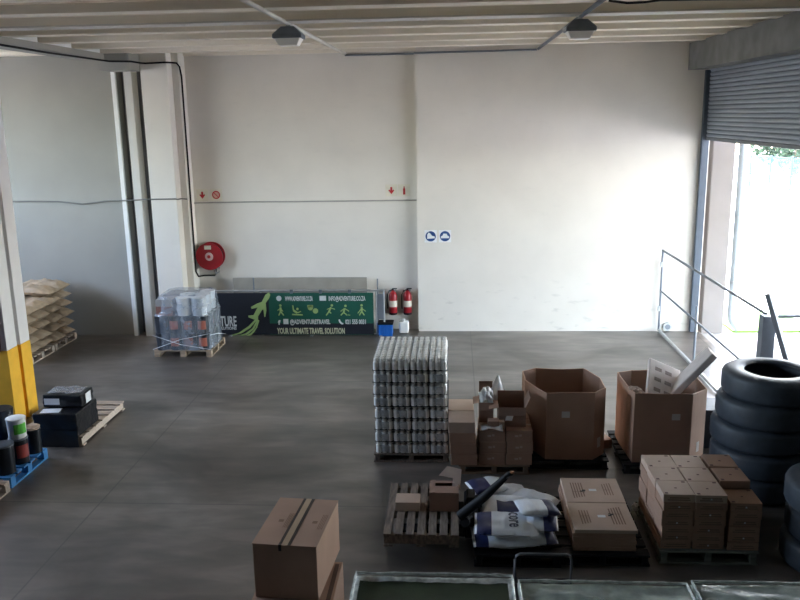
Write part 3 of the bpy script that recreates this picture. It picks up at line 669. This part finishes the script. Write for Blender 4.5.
# ------------------------------------------------------------------ mixed cartons with open boxes
pallet('brown wooden pallet under the mixed cartons and open boxes', (.49, 9.98, 0), .88, .95, .12, mat('brown_pallet_wood', (.26, .17, .11), .85, .3, 6), along='x')
def carton(label, loc, w, d, h, m=CARD, group=None, rz=0, tape=True, mark=True):
    t = thing('carton', label, 'carton', loc, rz, group)
    bo = MB().box(-w / 2, w / 2, -d / 2, d / 2, 0, h).build('box', m, t, bevel=.004)
    if tape: MB().box(-w / 2 - .001, w / 2 + .001, -.025, .025, h - .05, h + .0012).build('tape', mat('parcel_tape', (.45, .32, .21), .35), bo)
    if mark:
        b = MB(); b.box(-.055, -.01, -d / 2 - .001, -d / 2, h * .45, h * .62); b.box(.0, .03, -d / 2 - .001, -d / 2, h * .5, h * .68); b.build('printed_mark', CARD_L, bo)
    return t
gm = 'mixed cartons under the open boxes'
for k in range(4):
    for j in range(2):
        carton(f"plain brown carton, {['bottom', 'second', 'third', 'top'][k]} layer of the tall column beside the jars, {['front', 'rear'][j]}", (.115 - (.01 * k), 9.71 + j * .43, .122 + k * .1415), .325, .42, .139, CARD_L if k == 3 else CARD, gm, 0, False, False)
for i in range(2):
    for j in range(2):
        for k in range(3):
            if i == 0 and k == 2 and j == 1: continue
            carton(f"brown carton with pale print, {['bottom', 'middle', 'top'][k]} layer, {['front', 'rear'][j]} row, {['next to tall column', 'beside octagonal box'][i]}",
                   (.46 + i * .335 + (.01 if k == 1 else 0), 9.73 + j * .43, .122 + k * .1515), .32, .42, .149, CARD, gm)
def open_box(label, loc, w, d, h, flaps, m=CARD, rz=0, th=.004, name='open_carton', inside=None):
    """flaps: dict side -> (length, angle from vertical, outwards +)"""
    t = thing(name, label, 'carton', loc, rz)
    b = MB(); b.box(-w / 2, w / 2, -d / 2, d / 2, 0, th)
    b.box(-w / 2, w / 2, -d / 2, -d / 2 + th, th, h); b.box(-w / 2, w / 2, d / 2 - th, d / 2, th, h)
    b.box(-w / 2, -w / 2 + th, -d / 2 + th, d / 2 - th, th, h); b.box(w / 2 - th, w / 2, -d / 2 + th, d / 2 - th, th, h)
    b.build('box', m, t)
    for s_, (L, ang) in flaps.items():
        fb_ = MB()
        if s_ in 'fb':
            fb_.box(-w / 2 + .004, w / 2 - .004, -th / 2, th / 2, 0, L); yy = (-d / 2 + th / 2) if s_ == 'f' else (d / 2 - th / 2)
            fb_.build('flap', m, t, (0, yy, h), ((ang if s_ == 'f' else -ang), 0, 0))
        else:
            fb_.box(-th / 2, th / 2, -d / 2 + .004, d / 2 - .004, 0, L); xx = (-w / 2 + th / 2) if s_ == 'l' else (w / 2 - th / 2)
            fb_.build('flap', m, t, (xx, 0, h), (0, (-ang if s_ == 'l' else ang), 0))
    return t
R = math.radians
open_box('open brown carton with raised flaps on the shutter side of the pile', (.715, 9.80, .5755), .34, .30, .25, {'b': (.12, R(4)), 'r': (.14, R(22)), 'l': (.12, R(100)), 'f': (.10, R(165))}, CARD_D)
open_box('narrow open carton with one tall flap standing up near the jars', (.40, 9.93, .5755), .18, .26, .26, {'b': (.20, R(0)), 'l': (.08, R(100)), 'f': (.10, R(150))}, CARD_D)
simple_box('carton', 'small carton standing in front of the open boxes on the pile', 'carton', (.48, 9.60, .5765), .14, .12, .11, CARD_D)
simple_box('carton', 'very small brown carton lying against the open carton', 'carton', (.58, 9.59, .5765), .07, .08, .10, CARD_L)
def crumple(name, label, cat, loc, sx, sy, sz, m, seed, rot=(0, 0, 0), sub=3):
    bm = bmesh.new(); bmesh.ops.create_icosphere(bm, subdivisions=sub, radius=1)
    for v in bm.verts:
        n_ = noise.noise(v.co * 2.2 + Vector((seed, 0, 0))) * .45 + noise.noise(v.co * 6 + Vector((0, seed, 0))) * .2
        v.co *= 1 + n_; v.co = Vector((v.co.x * sx, v.co.y * sy, max(v.co.z, -.7) * sz))
    me = bpy.data.meshes.new(name); bm.to_mesh(me); bm.free(); me.materials.append(m)
    return tag(put(name, me, None, loc, rot), label, cat)
crumple('plastic_packing', 'crumpled clear white packing plastic spilling from the narrow open carton', 'packing plastic', (.40, 9.90, .88), .085, .10, .12, mat('white_packing', (.72, .72, .70), .4), 4)
b = MB(); b.lathe([(.115, 0), (.10, .1), (.012, .30)], 16); tag(b.build('paper_cone', PAPER, None, (.53, 10.08, .80), (R(-6), R(6), 0), smooth=True), 'white paper cone poking up between the open boxes', 'paper cone')
def sheet(name, label, loc, w, d, m, seed, amp, rot, poly=None):
    b = MB(); n = 10; vs = []
    for i in range(n + 1):
        for j in range(n + 1):
            x = (i / n - .5) * w; y = (j / n - .5) * d; e = 1
            vs.append((x + noise.noise(Vector((y * 9, seed, 0))) * .03, y + noise.noise(Vector((x * 9, seed, 3))) * .03, noise.noise(Vector((x * 8, y * 8, seed))) * amp))
    b.add(vs, [(i * (n + 1) + j, (i + 1) * (n + 1) + j, (i + 1) * (n + 1) + j + 1, i * (n + 1) + j + 1) for i in range(n) for j in range(n)])
    return tag(b.build(name, m, None, loc, rot, smooth='all', solid=.002), label, 'paper')
sheet('paper_sheet', 'torn white paper sheet lying on the mixed cartons', (.46, 9.52, .62), .26, .13, mat('grey_paper', (.50, .52, .55), .7), 2, .04, (R(12), 0, 0))
sheet('paper_label', 'white paper square stuck on the front of the open carton', (.68, 9.645, .70), .085, .085, PAPER, 5, .002, (R(90), 0, 0))

# ------------------------------------------------------------------ big octagonal boxes
def gaylord(label, loc, pts, h, rz=0, stickers=()):
    t = thing('octagonal_bulk_box', label, 'bulk box', loc, rz, 'large open octagonal cardboard boxes')
    n = len(pts); th = .012; b = MB(); cx = sum(p[0] for p in pts) / n; cy = sum(p[1] for p in pts) / n
    inn = [(cx + (x - cx) * (1 - th / .5), cy + (y - cy) * (1 - th / .5)) for x, y in pts]
    segs = 5
    # outer and inner skin with a lightly wavy rim
    ring_o, ring_i = [], []
    for i in range(n):
        for s_ in range(segs):
            f_ = s_ / segs; a, c_ = pts[i], pts[(i + 1) % n]; d_, e_ = inn[i], inn[(i + 1) % n]
            ring_o.append((a[0] + (c_[0] - a[0]) * f_, a[1] + (c_[1] - a[1]) * f_)); ring_i.append((d_[0] + (e_[0] - d_[0]) * f_, d_[1] + (e_[1] - d_[1]) * f_))
    N = len(ring_o); vs = []
    def top(i): return h + noise.noise(Vector((ring_o[i][0] * 3, ring_o[i][1] * 3, loc[0]))) * .022
    for i, (x, y) in enumerate(ring_o): vs += [(x, y, 0), (x + noise.noise(Vector((x * 4, y * 4, 1))) * .01, y, top(i))]
    for i, (x, y) in enumerate(ring_i): vs += [(x, y, th), (x + noise.noise(Vector((x * 4, y * 4, 1))) * .01, y, top(i))]
    fo, fi, ft = [], [], []
    for i in range(N):
        j = (i + 1) % N
        fo.append((2 * i, 2 * j, 2 * j + 1, 2 * i + 1)); fi.append((2 * N + 2 * j, 2 * N + 2 * i, 2 * N + 2 * i + 1, 2 * N + 2 * j + 1)); ft.append((2 * i + 1, 2 * j + 1, 2 * N + 2 * j + 1, 2 * N + 2 * i + 1))
    fo.append(tuple(2 * i for i in range(N))[::-1]); fi.append(tuple(2 * N + 2 * i for i in range(N)))
    b.add(vs, fo + fi + ft); b.mi = [0] * len(fo) + [1] * len(fi) + [0] * len(ft)
    b.build('box_wall', [CARD, CARD_IN], t)
    for (x, y, z, w_, h_, az) in stickers:
        MB().box(-w_ / 2, w_ / 2, -.002, 0, -h_ / 2, h_ / 2).build('sticker', mat('sticker_grey', (.60, .56, .52), .6), t, (x, y, z), (0, 0, az))
    return t
def oct_(x0, x1, y0, y1, c_): return [(x0 + c_[0], y0), (x1 - c_[1], y0), (x1, y0 + c_[2]), (x1, y1 - c_[3]), (x1 - c_[4], y1), (x0 + c_[5], y1), (x0, y1 - c_[6]), (x0, y0 + c_[7])]
pallet('black plastic pallet under the empty bulk box', (1.42, 10.20, 0), 1.02, 1.04, .12, BLACKP)
pallet('black plastic pallet under the bulk box with foam trays', (2.62, 10.13, 0), 1.06, 1.14, .12, BLACKP)
gaylord('large open brown octagonal box, empty, beside the mixed cartons', (1.41, 10.20, .122), oct_(-.50, .49, -.50, .49, (.23, .17, .20, .40, .16, .18, .12, .50)), .885, 0, [(-.03, -.502, .60, .10, .08, 0), (.405, -.405, .20, .07, .13, R(50))])
gaylord('large open brown octagonal box holding pale foam trays', (2.63, 10.14, .122), oct_(-.47, .51, -.50, .50, (.04, .24, .25, .3, .2, .2, .12, .62)), .885, 0, [(.08, -.502, .60, .10, .08, 0), (.40, -.37, .16, .06, .13, R(45))])
def foam(label, loc, rot, w, d, t_):
    o = thing('foam_tray', label, 'foam tray', loc, 0, 'pale foam trays in the bulk box'); o.rotation_euler = rot
    MB().box(-w / 2, w / 2, -t_ / 2, t_ / 2, -d / 2, d / 2).build('slab', PULP, o, bevel=.015)
    for a in (-1, 1):
        for c_ in (-1, 0, 1):
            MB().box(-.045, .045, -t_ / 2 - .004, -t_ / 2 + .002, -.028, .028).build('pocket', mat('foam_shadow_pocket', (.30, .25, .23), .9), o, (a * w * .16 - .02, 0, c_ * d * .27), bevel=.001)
foam('pale foam tray with rows of pockets leaning out of the bulk box', (2.66, 10.14, .985), (R(-56), R(24), R(0)), .44, .64, .06)
foam('pale foam tray seen edge on, leaning towards the railing', (3.0, 10.10, 1.15), (R(40), 0, R(84)), .32, .72, .09)
crumple('torn_card', 'small torn flap of pale card inside the bulk box rim', 'card scrap', (2.27, 9.83, .985), .11, .05, .05, CARD_L, 9, (0, R(20), R(-30)))
simple_box('carton', 'small dark crushed carton on the floor between the bulk boxes', 'carton', (2.01, 10.45, 0), .13, .2, .12, CARD_D, rz=.3)
crumple('card_scrap', 'crumpled pale card scrap between the bulk boxes', 'card scrap', (1.98, 10.78, .05), .09, .09, .07, CARD_L, 12)
simple_box('dark_crate', 'dark low block standing between the foam tray box and the tyres', 'crate', (3.42, 10.65, 0), .36, .5, .53, mat('dark_blue_block', (.03, .038, .05), .5))

# ------------------------------------------------------------------ tyres
def tyre_mesh(R_, r_, w_):
    b = MB(); prof = [(r_, .02), (r_ + .02, 0), (r_ + .10, -.004), (R_ - .06, .004), (R_ - .015, .03), (R_, .06), (R_, w_ - .06), (R_ - .015, w_ - .03), (R_ - .06, w_ - .004), (r_ + .10, w_ + .004), (r_ + .02, w_), (r_, w_ - .02), (r_ + .05, w_ - .06), (r_ + .05, .06)]
    n = 72; vs = []; fs = []
    for q, (r, z) in enumerate(prof):
        for k in range(n):
            rr = r - (.012 if (5 <= q <= 6 and k % 2 == 0) else 0)
            vs.append((rr * math.cos(2 * PI * k / n), rr * math.sin(2 * PI * k / n), z))
    m_ = len(prof)
    for j in range(m_):
        for k in range(n): fs.append((j * n + k, j * n + (k + 1) % n, ((j + 1) % m_) * n + (k + 1) % n, ((j + 1) % m_) * n + k))
    b.add(vs, fs)
    for zz in (w_ * .35, w_ * .65): pass
    return b
tym = tyre_mesh(.545, .305, .292).mesh('tyre', RUB); tym.polygons.foreach_set('use_smooth', [True] * len(tym.polygons)); tym.set_sharp_from_angle(angle=.8)
tn = ['bottom', 'second', 'third', 'fourth', 'topmost']
for k in range(5):
    dx, dy = [(-.10, .10), (-.06, .05), (-.07, .06), (-.04, .02), (0, 0)][k]
    t = thing('truck_tyre', f'large black truck tyre, {tn[k]} of the tall stack by the railing', 'tyre', (3.62 + dx, 9.14 + dy, .006 + k * .30), k * .4, 'truck tyres stacked by the railing')
    put('tread_body', tym, t)
    if k in (3, 4): MB().box(-.045, .045, -.003, 0, -.022, .022).build('sticker', mat('tyre_sticker', (.16, .18, .2), .5), t, (.30 * math.cos(k * .4) - .46 * math.sin(k * .4) * 0, 0, .15) if False else (0, 0, 0))
tn2 = ['bottom', 'middle', 'topmost']
for k in range(3):
    t = thing('truck_tyre', f'dark truck tyre, {tn2[k]} of the lower stack behind the carton pallet', 'tyre', (3.78 + (.03 if k % 2 else 0), 7.55, .006 + k * .295), k * .5, 'truck tyres stacked near the carton pallet')
    put('tread_body', tym, t)

# ------------------------------------------------------------------ raised pallet on pallet jack, small boxes
PZ = .17
pj = thing('pallet_jack', 'black hand pallet jack with handle leaning back beside the slatted pallet', 'pallet jack', (0, 0, 0))
for yy in (7.95, 8.45): pass
b = MB(); b.box(-.62, .10, 7.78, 7.94, .09, .155); b.build('fork', BLACKP, pj, bevel=.01)
b = MB(); b.box(-.62, .10, 8.30, 8.46, .09, .155); b.build('fork', BLACKP, pj, bevel=.01)
b = MB(); b.box(.10, .24, 7.80, 8.44, .06, .30); b.box(.12, .22, 8.0, 8.24, .30, .42); b.build('hydraulic_block', BLACKP, pj, bevel=.02)
for yy in (7.86, 8.38):
    MB().lathe([(.07, -.04), (.07, .04)], 16, Matrix.Translation((-.52, yy, .07)) @ RX).build('load_roller', BLACKP, pj)
MB().lathe([(.09, -.05), (.09, .05)], 18, Matrix.Translation((.20, 8.12, .09)) @ RX).build('steer_wheel', BLACKP, pj)
MB().tube([(.06, 7.66, .40), (.28, 7.53, .66), (.50, 7.41, .95)], [.055, .048, .03], 10).build('handle_bar', BLACKP, pj, smooth=True)
MB().tube([(.10, 7.62, .34), (.16, 7.9, .25)], .05, 10).build('handle_pivot', BLACKP, pj, smooth=True)
MB().tube([(.49, 7.415, .94), (.52, 7.40, .98), (.55, 7.38, 1.0)], .024, 8).build('grip', BLACKP, pj, smooth='all')
tag(MB().lathe([(.02, 0), (.02, .02)], 12).build('grip_tip', mat('orange_tip', (.4, .16, .06), .6), pj, (.555, 7.375, 1.0)))
pallet('weathered slatted pallet carrying two small boxes', (-.34, 8.02, .158), .76, 1.16, .14, WOOD_D, along='y', n=7)
c1 = carton('small closed carton lying on the slatted pallet', (-.50, 8.03, .30), .26, .22, .10, CARD_L, None, 0, False, False)
ob = open_box('open carton with raised pale flap on the slatted pallet', (-.115, 8.08, .30), .31, .30, .21, {'f': (.15, R(-88)), 'b': (.06, R(-88)), 'l': (.06, R(-86))}, CARD_D)
b = MB()
b.add([(-.057, .151, .27), (.032, .242, .34), (.188, .209, .315), (.173, .026, .174), (.085, .043, .187), (.095, .128, .252)], [(5, 4, 3, 2), (0, 5, 2, 1)])
b.build('bent_flap', mat('card_lit_tone', (.66, .54, .47), .8), ob, solid=.005)  # flap colour lightened to stand in for light falling on it

# ------------------------------------------------------------------ bags on black pallet
pallet('black plastic pallet under the white and navy bags', (.62, 8.06, 0), .86, 1.40, .13, BLACKP)
def bag(label, loc, rz, tilt, seed, L=.60, Wd=.40, T=.12, ends=((-1, .24),), txt=None, panel=None):
    t = thing('woven_bag', label, 'bag', loc, rz, 'white and navy bags on the black pallet'); t.rotation_euler = (tilt[0], tilt[1], rz)
    b = pillow(L, Wd, T, 26, 16, seed, .010); me = weld(b.mesh('bag_body', [BAGW, NAVY]))
    for p in me.polygons:
        u = p.center.x / (L / 2); v = p.center.y / (Wd / 2)
        for sgn, fr_ in ends:
            if u * sgn > 1 - 2 * fr_ and abs(u) < .93: p.material_index = 1
        if panel and panel[0] < u < panel[1] and panel[2] < v < panel[3] and p.center.z > 0: p.material_index = 1
    put('bag_body', me, t, smooth='all')
    if txt:
        text('lettering', txt, .20, mat('dark_print', (.05, .06, .1), .5), t, (.03, .15, T / 2 + .003), (0, 0, -PI / 2), .30, .002)
    return t
zb = .135
bag('white bag with navy end lying flat at the front left of the bag pile', (.50, 7.62, zb + .065), R(4), (0, 0), 1, .66, .44, .12, ((-1, .24),))
bag('white bag printed with large dark lettering on the front left, navy end towards the jack', (.52, 7.66, zb + .175), R(-2), (0, 0), 2, .64, .46, .10, ((-1, .26),), 'core')
bag('white bag with navy end at the bottom front right of the pile', (.82, 7.66, zb + .065 + .0), R(184), (0, R(0)), 3, .40, .40, .11, ((-1, .3),))
bag('white bag with navy print, second up at the front right', (.84, 7.74, zb + .17), R(176), (0, R(3)), 4, .42, .42, .10, ((-1, .35),))
bag('white bag with blue end on top at the front right', (.85, 7.84, zb + .27), R(190), (R(3), R(-4)), 5, .42, .36, .11, ((-1, .33),))
bag('white bag with dark navy panel in the middle of the pile', (.58, 8.10, zb + .13), R(0), (R(2), 0), 6, .58, .48, .14, (), None, (-.45, .45, -.75, .15))
bag('plain white bag under the navy panel bag at the centre', (.60, 8.08, zb + .055), R(6), (0, 0), 7, .62, .44, .10, ())
bag('crumpled white bag at the rear right of the pile', (.86, 8.32, zb + .11), R(-25), (R(-3), R(4)), 8, .50, .38, .15, ())
bag('white bag lying at the rear centre behind the navy panel', (.56, 8.50, zb + .09), R(14), (0, 0), 9, .52, .40, .14, ())
bag('dark navy and white bag at the rear left behind the jack handle', (.36, 8.48, zb + .20), R(20), (0, 0), 10, .42, .34, .12, ((-1, .5),))

# platform trolley with upright loop handle
tr = thing('platform_trolley', 'dark platform trolley with a rounded loop handle in front of the bags', 'trolley', (.80, 6.82, 0))
MB().box(-.28, .28, -.45, .10, .13, .17).build('deck', BLACKP, tr, bevel=.02)
MB().tube([(-.255, -.05, .16), (-.255, -.05, .43), (-.245, -.05, .47), (-.21, -.05, .49), (.21, -.05, .49), (.245, -.05, .47), (.255, -.05, .43), (.255, -.05, .16)], .013, 10).build('loop_handle', mat('dull_tube', (.09, .09, .10), .4), tr, smooth='all')
for a in (-1, 1):
    for c_ in (-1, 1): MB().lathe([(.055, -.015), (.055, .015)], 16, Matrix.Translation((a * .2, -.17 + c_ * .2, .06)) @ Matrix.Rotation(PI / 2, 4, 'Y')).build('caster', BLACKP, tr)

# ------------------------------------------------------------------ flat cartons
pallet('black plastic pallet under the stack of flat cartons', (1.46, 8.05, 0), .92, 1.26, .12, BLACKP)
fc = None
for k in range(6):
    for j in range(2):
        lab = f"wide flat brown carton, {['bottom', 'second', 'third', 'fourth', 'fifth', 'top'][k]} layer, {['nearer', 'farther'][j]} half of the low stack"
        loc = (1.50 + random.uniform(-.018, .018) + (0 if k > 4 else -.01), 7.79 + j * .592 + random.uniform(-.006, .006), .122 + k * .038)
        t = thing('flat_carton', lab, 'carton', loc, random.uniform(-.012, .012), 'wide flat cartons in the low stack')
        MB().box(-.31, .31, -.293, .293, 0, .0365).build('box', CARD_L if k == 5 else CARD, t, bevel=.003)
        if k == 5:
            b = MB(); s_ = 1 if j == 0 else -1
            fp = mat('faint_print', (.26, .17, .12), .8); rot = (0, 0, 0 if j else PI)
            for q in range(5): b.box(-.22 + q * .028, -.208 + q * .028, -.20 + q * .01, .17, .0365, .0375)
            b.box(-.215, -.10, -.05, -.045, .0365, .0374); b.build('printed_text_block', fp, t, rot=rot)
            b = MB()
            for q in range(4): b.box(.12 + q * .028, .13 + q * .028, -.12, .14 + q * .01, .0365, .0375)
            b.box(.125, .21, .0, .005, .0365, .0374); b.build('printed_text_block', fp, t, rot=rot)
            MB().box(-.035, .045, -.03, .02, .0365, .0376).build('white_label', PAPER, t)
            b = MB(); b.box(.075, .11, .0, .03, .0365, .0376); b.box(.10, .135, .025, .05, .0365, .0376); b.box(.085, .10, .045, .06, .0365, .0376); b.build('printed_logo', INK, t, rot=(0, 0, 0 if j == 0 else PI))

# ------------------------------------------------------------------ stacked small cartons on pallet
pallet('grey green wooden pallet under the columns of small cartons', (2.50, 8.02, 0), .96, 1.08, .145, WOOD_G, along='x', n=6)
bx_me = MB().box(-.1505, .1505, -.158, .158, 0, .0815).mesh('box', CARD)
bxl_me = MB().box(-.1505, .1505, -.158, .158, 0, .0815).mesh('box', CARD_L)
mk = MB(); mk.box(-.012, .012, -.02, .0, .0815, .0825); mk.box(.09, .125, .115, .14, .0815, .0825); mk.box(-.13, -.10, -.14, -.11, .0815, .0825); mk_me = mk.mesh('printed_marks', mat('dark_red_print', (.10, .04, .04), .7))
fl_ = MB(); fl_.box(-.11, .11, -.1588, -.158, .018, .030); fl_.box(-.09, .10, -.1588, -.158, .040, .052); fl_me = fl_.mesh('printed_lines', mat('faint_print', (.26, .17, .12), .8))
dt = MB(); dt.box(-.008, .008, -.1592, -.158, .03, .046); dt_me = dt.mesh('white_dot', PAPER)
lay = ['bottom', 'second', 'third', 'fourth', 'fifth', 'sixth', 'seventh']
for i in range(3):
    for j in range(3):
        nl = 7 if not (i == 2 and j == 0) else 6
        for k in range(nl):
            jx = random.uniform(-.008, .008); jy = random.uniform(-.012, .010)
            x = 2.185 + i * .3085 + (.006 * i) + jx; y = 7.67 + j * .326 + jy
            if i == 2: x += .02; y += (-.0 if j == 0 else .02)
            lab = f"small brown carton, {'top' if k == nl - 1 else lay[k]} of its column, {['nearest the flat cartons', 'middle column', 'nearest the tyres'][i]}, {['front', 'middle', 'rear'][j]} row"
            t = thing('small_carton', lab, 'carton', (x, y, .147 + k * .083), random.uniform(-.02, .02), 'small cartons in columns on the pallet')
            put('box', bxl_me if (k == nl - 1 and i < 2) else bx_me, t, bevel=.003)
            if k == nl - 1: put('printed_marks', mk_me, t)
            if j == 0: put('printed_lines', fl_me, t); (put('white_dot', dt_me, t) if (k + i) % 2 else None)
crumple('crumpled_plastic', 'small crumpled white plastic piece beside the column cartons', 'plastic scrap', (1.98, 8.40, .14), .03, .04, .05, mat('white_packing', (.72, .72, .70), .4), 21)

# ------------------------------------------------------------------ foreground tall cartons
lo = thing('large_carton', 'large brown carton underneath, only its side edge showing', 'carton', (-1.25, 5.72, 0), 0)
MB().box(-.33, .31, -.44, .44, 0, .74).build('box', CARD, lo, bevel=.006)
MB().box(.250, .285, -.40, .40, .7405, .7415).build('tape', mat('brown_tape', (.10, .05, .03), .4), lo)
hi = thing('large_carton', 'tall brown carton with dark taped seam on top in the foreground', 'carton', (-1.275, 5.985, .743), R(-4.5))
MB().box(-.253, .253, -.385, .385, 0, .455).build('box', CARD, hi, bevel=.005)
lid = MB(); lid.box(-.256, -.012, -.388, .388, .4555, .461); lid.build('flap', CARD, hi)
lid = MB(); lid.box(.012, .256, -.388, .388, .4555, .461); lid.build('flap', CARD, hi)
tp = MB(); tp.box(-.045, -.022, -.389, .389, .4612, .4622); tp.box(.026, .052, -.389, .389, .4612, .4622); tp.box(-.045, -.022, -.3895, -.3885, .41, .4622); tp.build('tape', mat('dark_tape', (.035, .02, .015), .4), hi)
tp = MB(); tp.box(-.022, .026, -.389, .389, .4612, .4618); tp.build('clear_tape', mat('parcel_tape', (.45, .32, .21), .35), hi)
pm = MB()
for s_, x in ((-1, -.13), (1, .15)):
    pm.box(x - .02, x + .02, -.03, .01, .4611, .4617)
    for q in range(4): pm.box(x + .04 * 1 + q * .012 - .0, x + .045 + q * .012, -.12, .12, .4611, .4616)
pm.build('printed_marks', mat('faint_print2', (.24, .14, .085), .8), hi)

# ------------------------------------------------------------------ wrapped green crates
def wrapped(label, x0, x1, y1, dy, h, top_m, side_film, seed, rim):
    w_ = x1 - x0; t = thing('wrapped_crate', label, 'crate', ((x0 + x1) / 2, y1 - dy / 2, 0), 0, 'film wrapped green crates')
    MB().box(-w_ / 2 + .03, w_ / 2 - .03, -dy / 2 + .03, dy / 2 - .03, 0, h - .05).build('green_block', top_m, t, bevel=.02)
    b = MB(); nx, ny = 50, 40; vs = []
    for i in range(nx + 1):
        for j in range(ny + 1):
            x = (i / nx - .5) * w_; y = (j / ny - .5) * dy
            e = min(1, min(i, nx - i) / 3, min(j, ny - j) / 3)
            cr_ = noise.noise(Vector((x * 3 + y * 9 + seed, y * 3 - x * 2, seed))) * .014 + noise.noise(Vector((x * 14, y * 14, seed))) * .008
            z = h - .03 + cr_ - (0 if not rim else .012 * e)
            vs.append((x, y, z if e > 0 else z - .02))
    N = ny + 1
    faces = [(i * N + j, (i + 1) * N + j, (i + 1) * N + j + 1, i * N + j + 1) for i in range(nx) for j in range(ny)]
    if rim: faces = [f for f in faces if (f[0] // N < 2 or f[0] // N > nx - 3 or f[0] % N > ny - 4 or f[0] % N < 2)]
    b.add(vs, faces)
    b.build('film_top', side_film, t, smooth='all')
    film_shell([(w_ / 2 - .004, dy / 2 - .004, z, 0) for z in (.05, .3, .6, .9, h - .055)][:5], 80, seed, .006)
    s_ = film_shell([(w_ / 2 - .004, dy / 2 - .004, z, 0) for z in (.05, .3, .6, .9, h - .05)], 80, seed, .005); s_.f.pop(); s_.mi.pop()
    s_.build('film_side', side_film, t, smooth='all')
    b = MB(); pts = []
    for a in range(81):
        q = a / 80 * 4; k = int(q) % 4; f_ = q - int(q); C4 = [(-1, -1), (1, -1), (1, 1), (-1, 1)]; p0, p1 = C4[k], C4[(k + 1) % 4]
        xx = (p0[0] + (p1[0] - p0[0]) * f_) * (w_ / 2 - .012); yy = (p0[1] + (p1[1] - p0[1]) * f_) * (dy / 2 - .012)
        pts.append((xx, yy, h - .018 + noise.noise(Vector((xx * 8, yy * 8, seed))) * .008))
    b.tube(pts, [.010 + .006 * noise.noise(Vector((a * .9, seed, 0))) for a in range(81)], 8, False); b.build('film_edge', CLEARW, t, smooth='all')
wrapped('film wrapped crate of dark green material with milky rim, next to the tall carton', -.72, .415, 5.27, 1.1, 1.21, GREENC, CLEARW, 3, True)
wrapped('pale green film wrapped crate, middle of the foreground row', .435, 1.615, 5.21, 1.1, 1.21, GREENP, CLEARG, 8, False)
wrapped('pale green film wrapped crate, foreground row on the tyre side', 1.635, 2.80, 5.24, 1.1, 1.21, GREENP, CLEARG, 15, False)

# ------------------------------------------------------------------ left: black wrapped boxes on pallet
pallet('pale wooden pallet sticking out behind the black wrapped boxes', (-5.62, 10.98, 0), 1.0, 1.45, .14, WOOD_L, along='x', n=7)
def wrapbox(label, loc, w_, d_, h_, seed, papers, rz=0):
    t = thing('wrapped_box', label, 'box', loc, rz, 'black film wrapped boxes')
    bm = bmesh.new(); bmesh.ops.create_cube(bm, size=1); bmesh.ops.subdivide_edges(bm, edges=bm.edges, cuts=9, use_grid_fill=True)
    for v in bm.verts:
        n_ = noise.noise(v.co * 4 + Vector((seed, 0, 0))) * .012; v.co = Vector((v.co.x * w_, v.co.y * d_, (v.co.z + .5) * h_)); 
        if v.co.z > .02: v.co += Vector((n_, n_, n_ * .6))
    me = bpy.data.meshes.new('film_body'); bm.to_mesh(me); bm.free(); me.materials.append(BLACKF)
    put('film_body', me, t, smooth=True, bevel=.012)
    for (x, y, z, a, c_, r_) in papers: MB().box(-a / 2, a / 2, -c_ / 2, c_ / 2, 0, .003).build('paper_label', PAPER, t, (x, y, z), r_)
    return t
bb = wrapbox('lower black film wrapped box with white sheet on top', (-5.48, 10.56, .142), .62, .66, .335, 1, [(-.10, -.21, .338, .26, .17, (0, 0, .15))])
MB().box(-.315, .315, -.352, -.342, -.138, .10).build('film_skirt', BLACKF, bb, bevel=.003)
wrapbox('upper black film wrapped box with white labels, stacked on the lower one', (-5.47, 10.66, .490), .56, .38, .175, 6, [(-.14, -.202, .085, .22, .09, (R(90), 0, 0)), (.292, .0, .09, .16, .14, (R(90), 0, R(90)))])
# crumpled film on top of the upper box
sheet('clear_film', 'crinkled clear film lying on the upper black box', (-5.47, 10.67, .682), .48, .28, film('loose_film', (.5, .5, .52), .45, .25, .6, 20), 4, .02, (0, 0, 0))

# blue pallet with tins
pallet('blue painted pallet carrying the tins at the left edge', (-5.92, 9.40, 0), .98, .92, .14, BLUE_W, along='x', n=6, two='blocks')
pallet('bare wooden pallet next to the blue pallet', (-5.90, 8.38, 0), .98, .98, .14, WOOD_L, along='x', n=6, two='blocks')
def can(label, loc, r, h, body, top, lab=None, rz=.4): 
    t = pail(label, loc, r, h, body, top, lab, 'tins and drums on the blue pallet', rz); t['category'] = 'tin'; t.name = 'tin'; return t
can('black tin with red label carrying the white bucket', (-5.555, 9.42, .142), .115, .34, TIN, STEEL_D, REDL, .9)
can('white bucket with bright green label on top of a black tin', (-5.555, 9.42, .484), .115, .26, WHITE, WHITE, GREENL, .9)
can('black tin with brown card on its lid at the far end of the blue pallet', (-5.535, 9.74, .142), .10, .32, TIN, TIN, None)
tag(MB().lathe([(.09, 0), (.10, .03), (.06, .05)], 14).build('card_disc', CARD_L, None, (-5.535, 9.74, .464)), 'round piece of brown card lying on the far black tin', 'card')
can('black tin with silver lid nearest to the bare pallet', (-5.575, 9.10, .142), .125, .38, TIN, STEEL_D, None)
can('tall black drum standing behind the white bucket', (-5.90, 9.68, .142), .15, .62, TIN, TIN, None)
can('blue drum next to the white bucket at the picture edge', (-5.86, 9.22, .142), .13, .68, BLUEP, BLUEP, None)
can('black tin with orange label on the bare pallet', (-5.60, 8.76, .142), .12, .34, TIN, TIN, ORANGE, 1.0)
can('black tin hidden partly behind the orange labelled tin', (-5.86, 8.80, .142), .12, .36, TIN, STEEL_D, None)
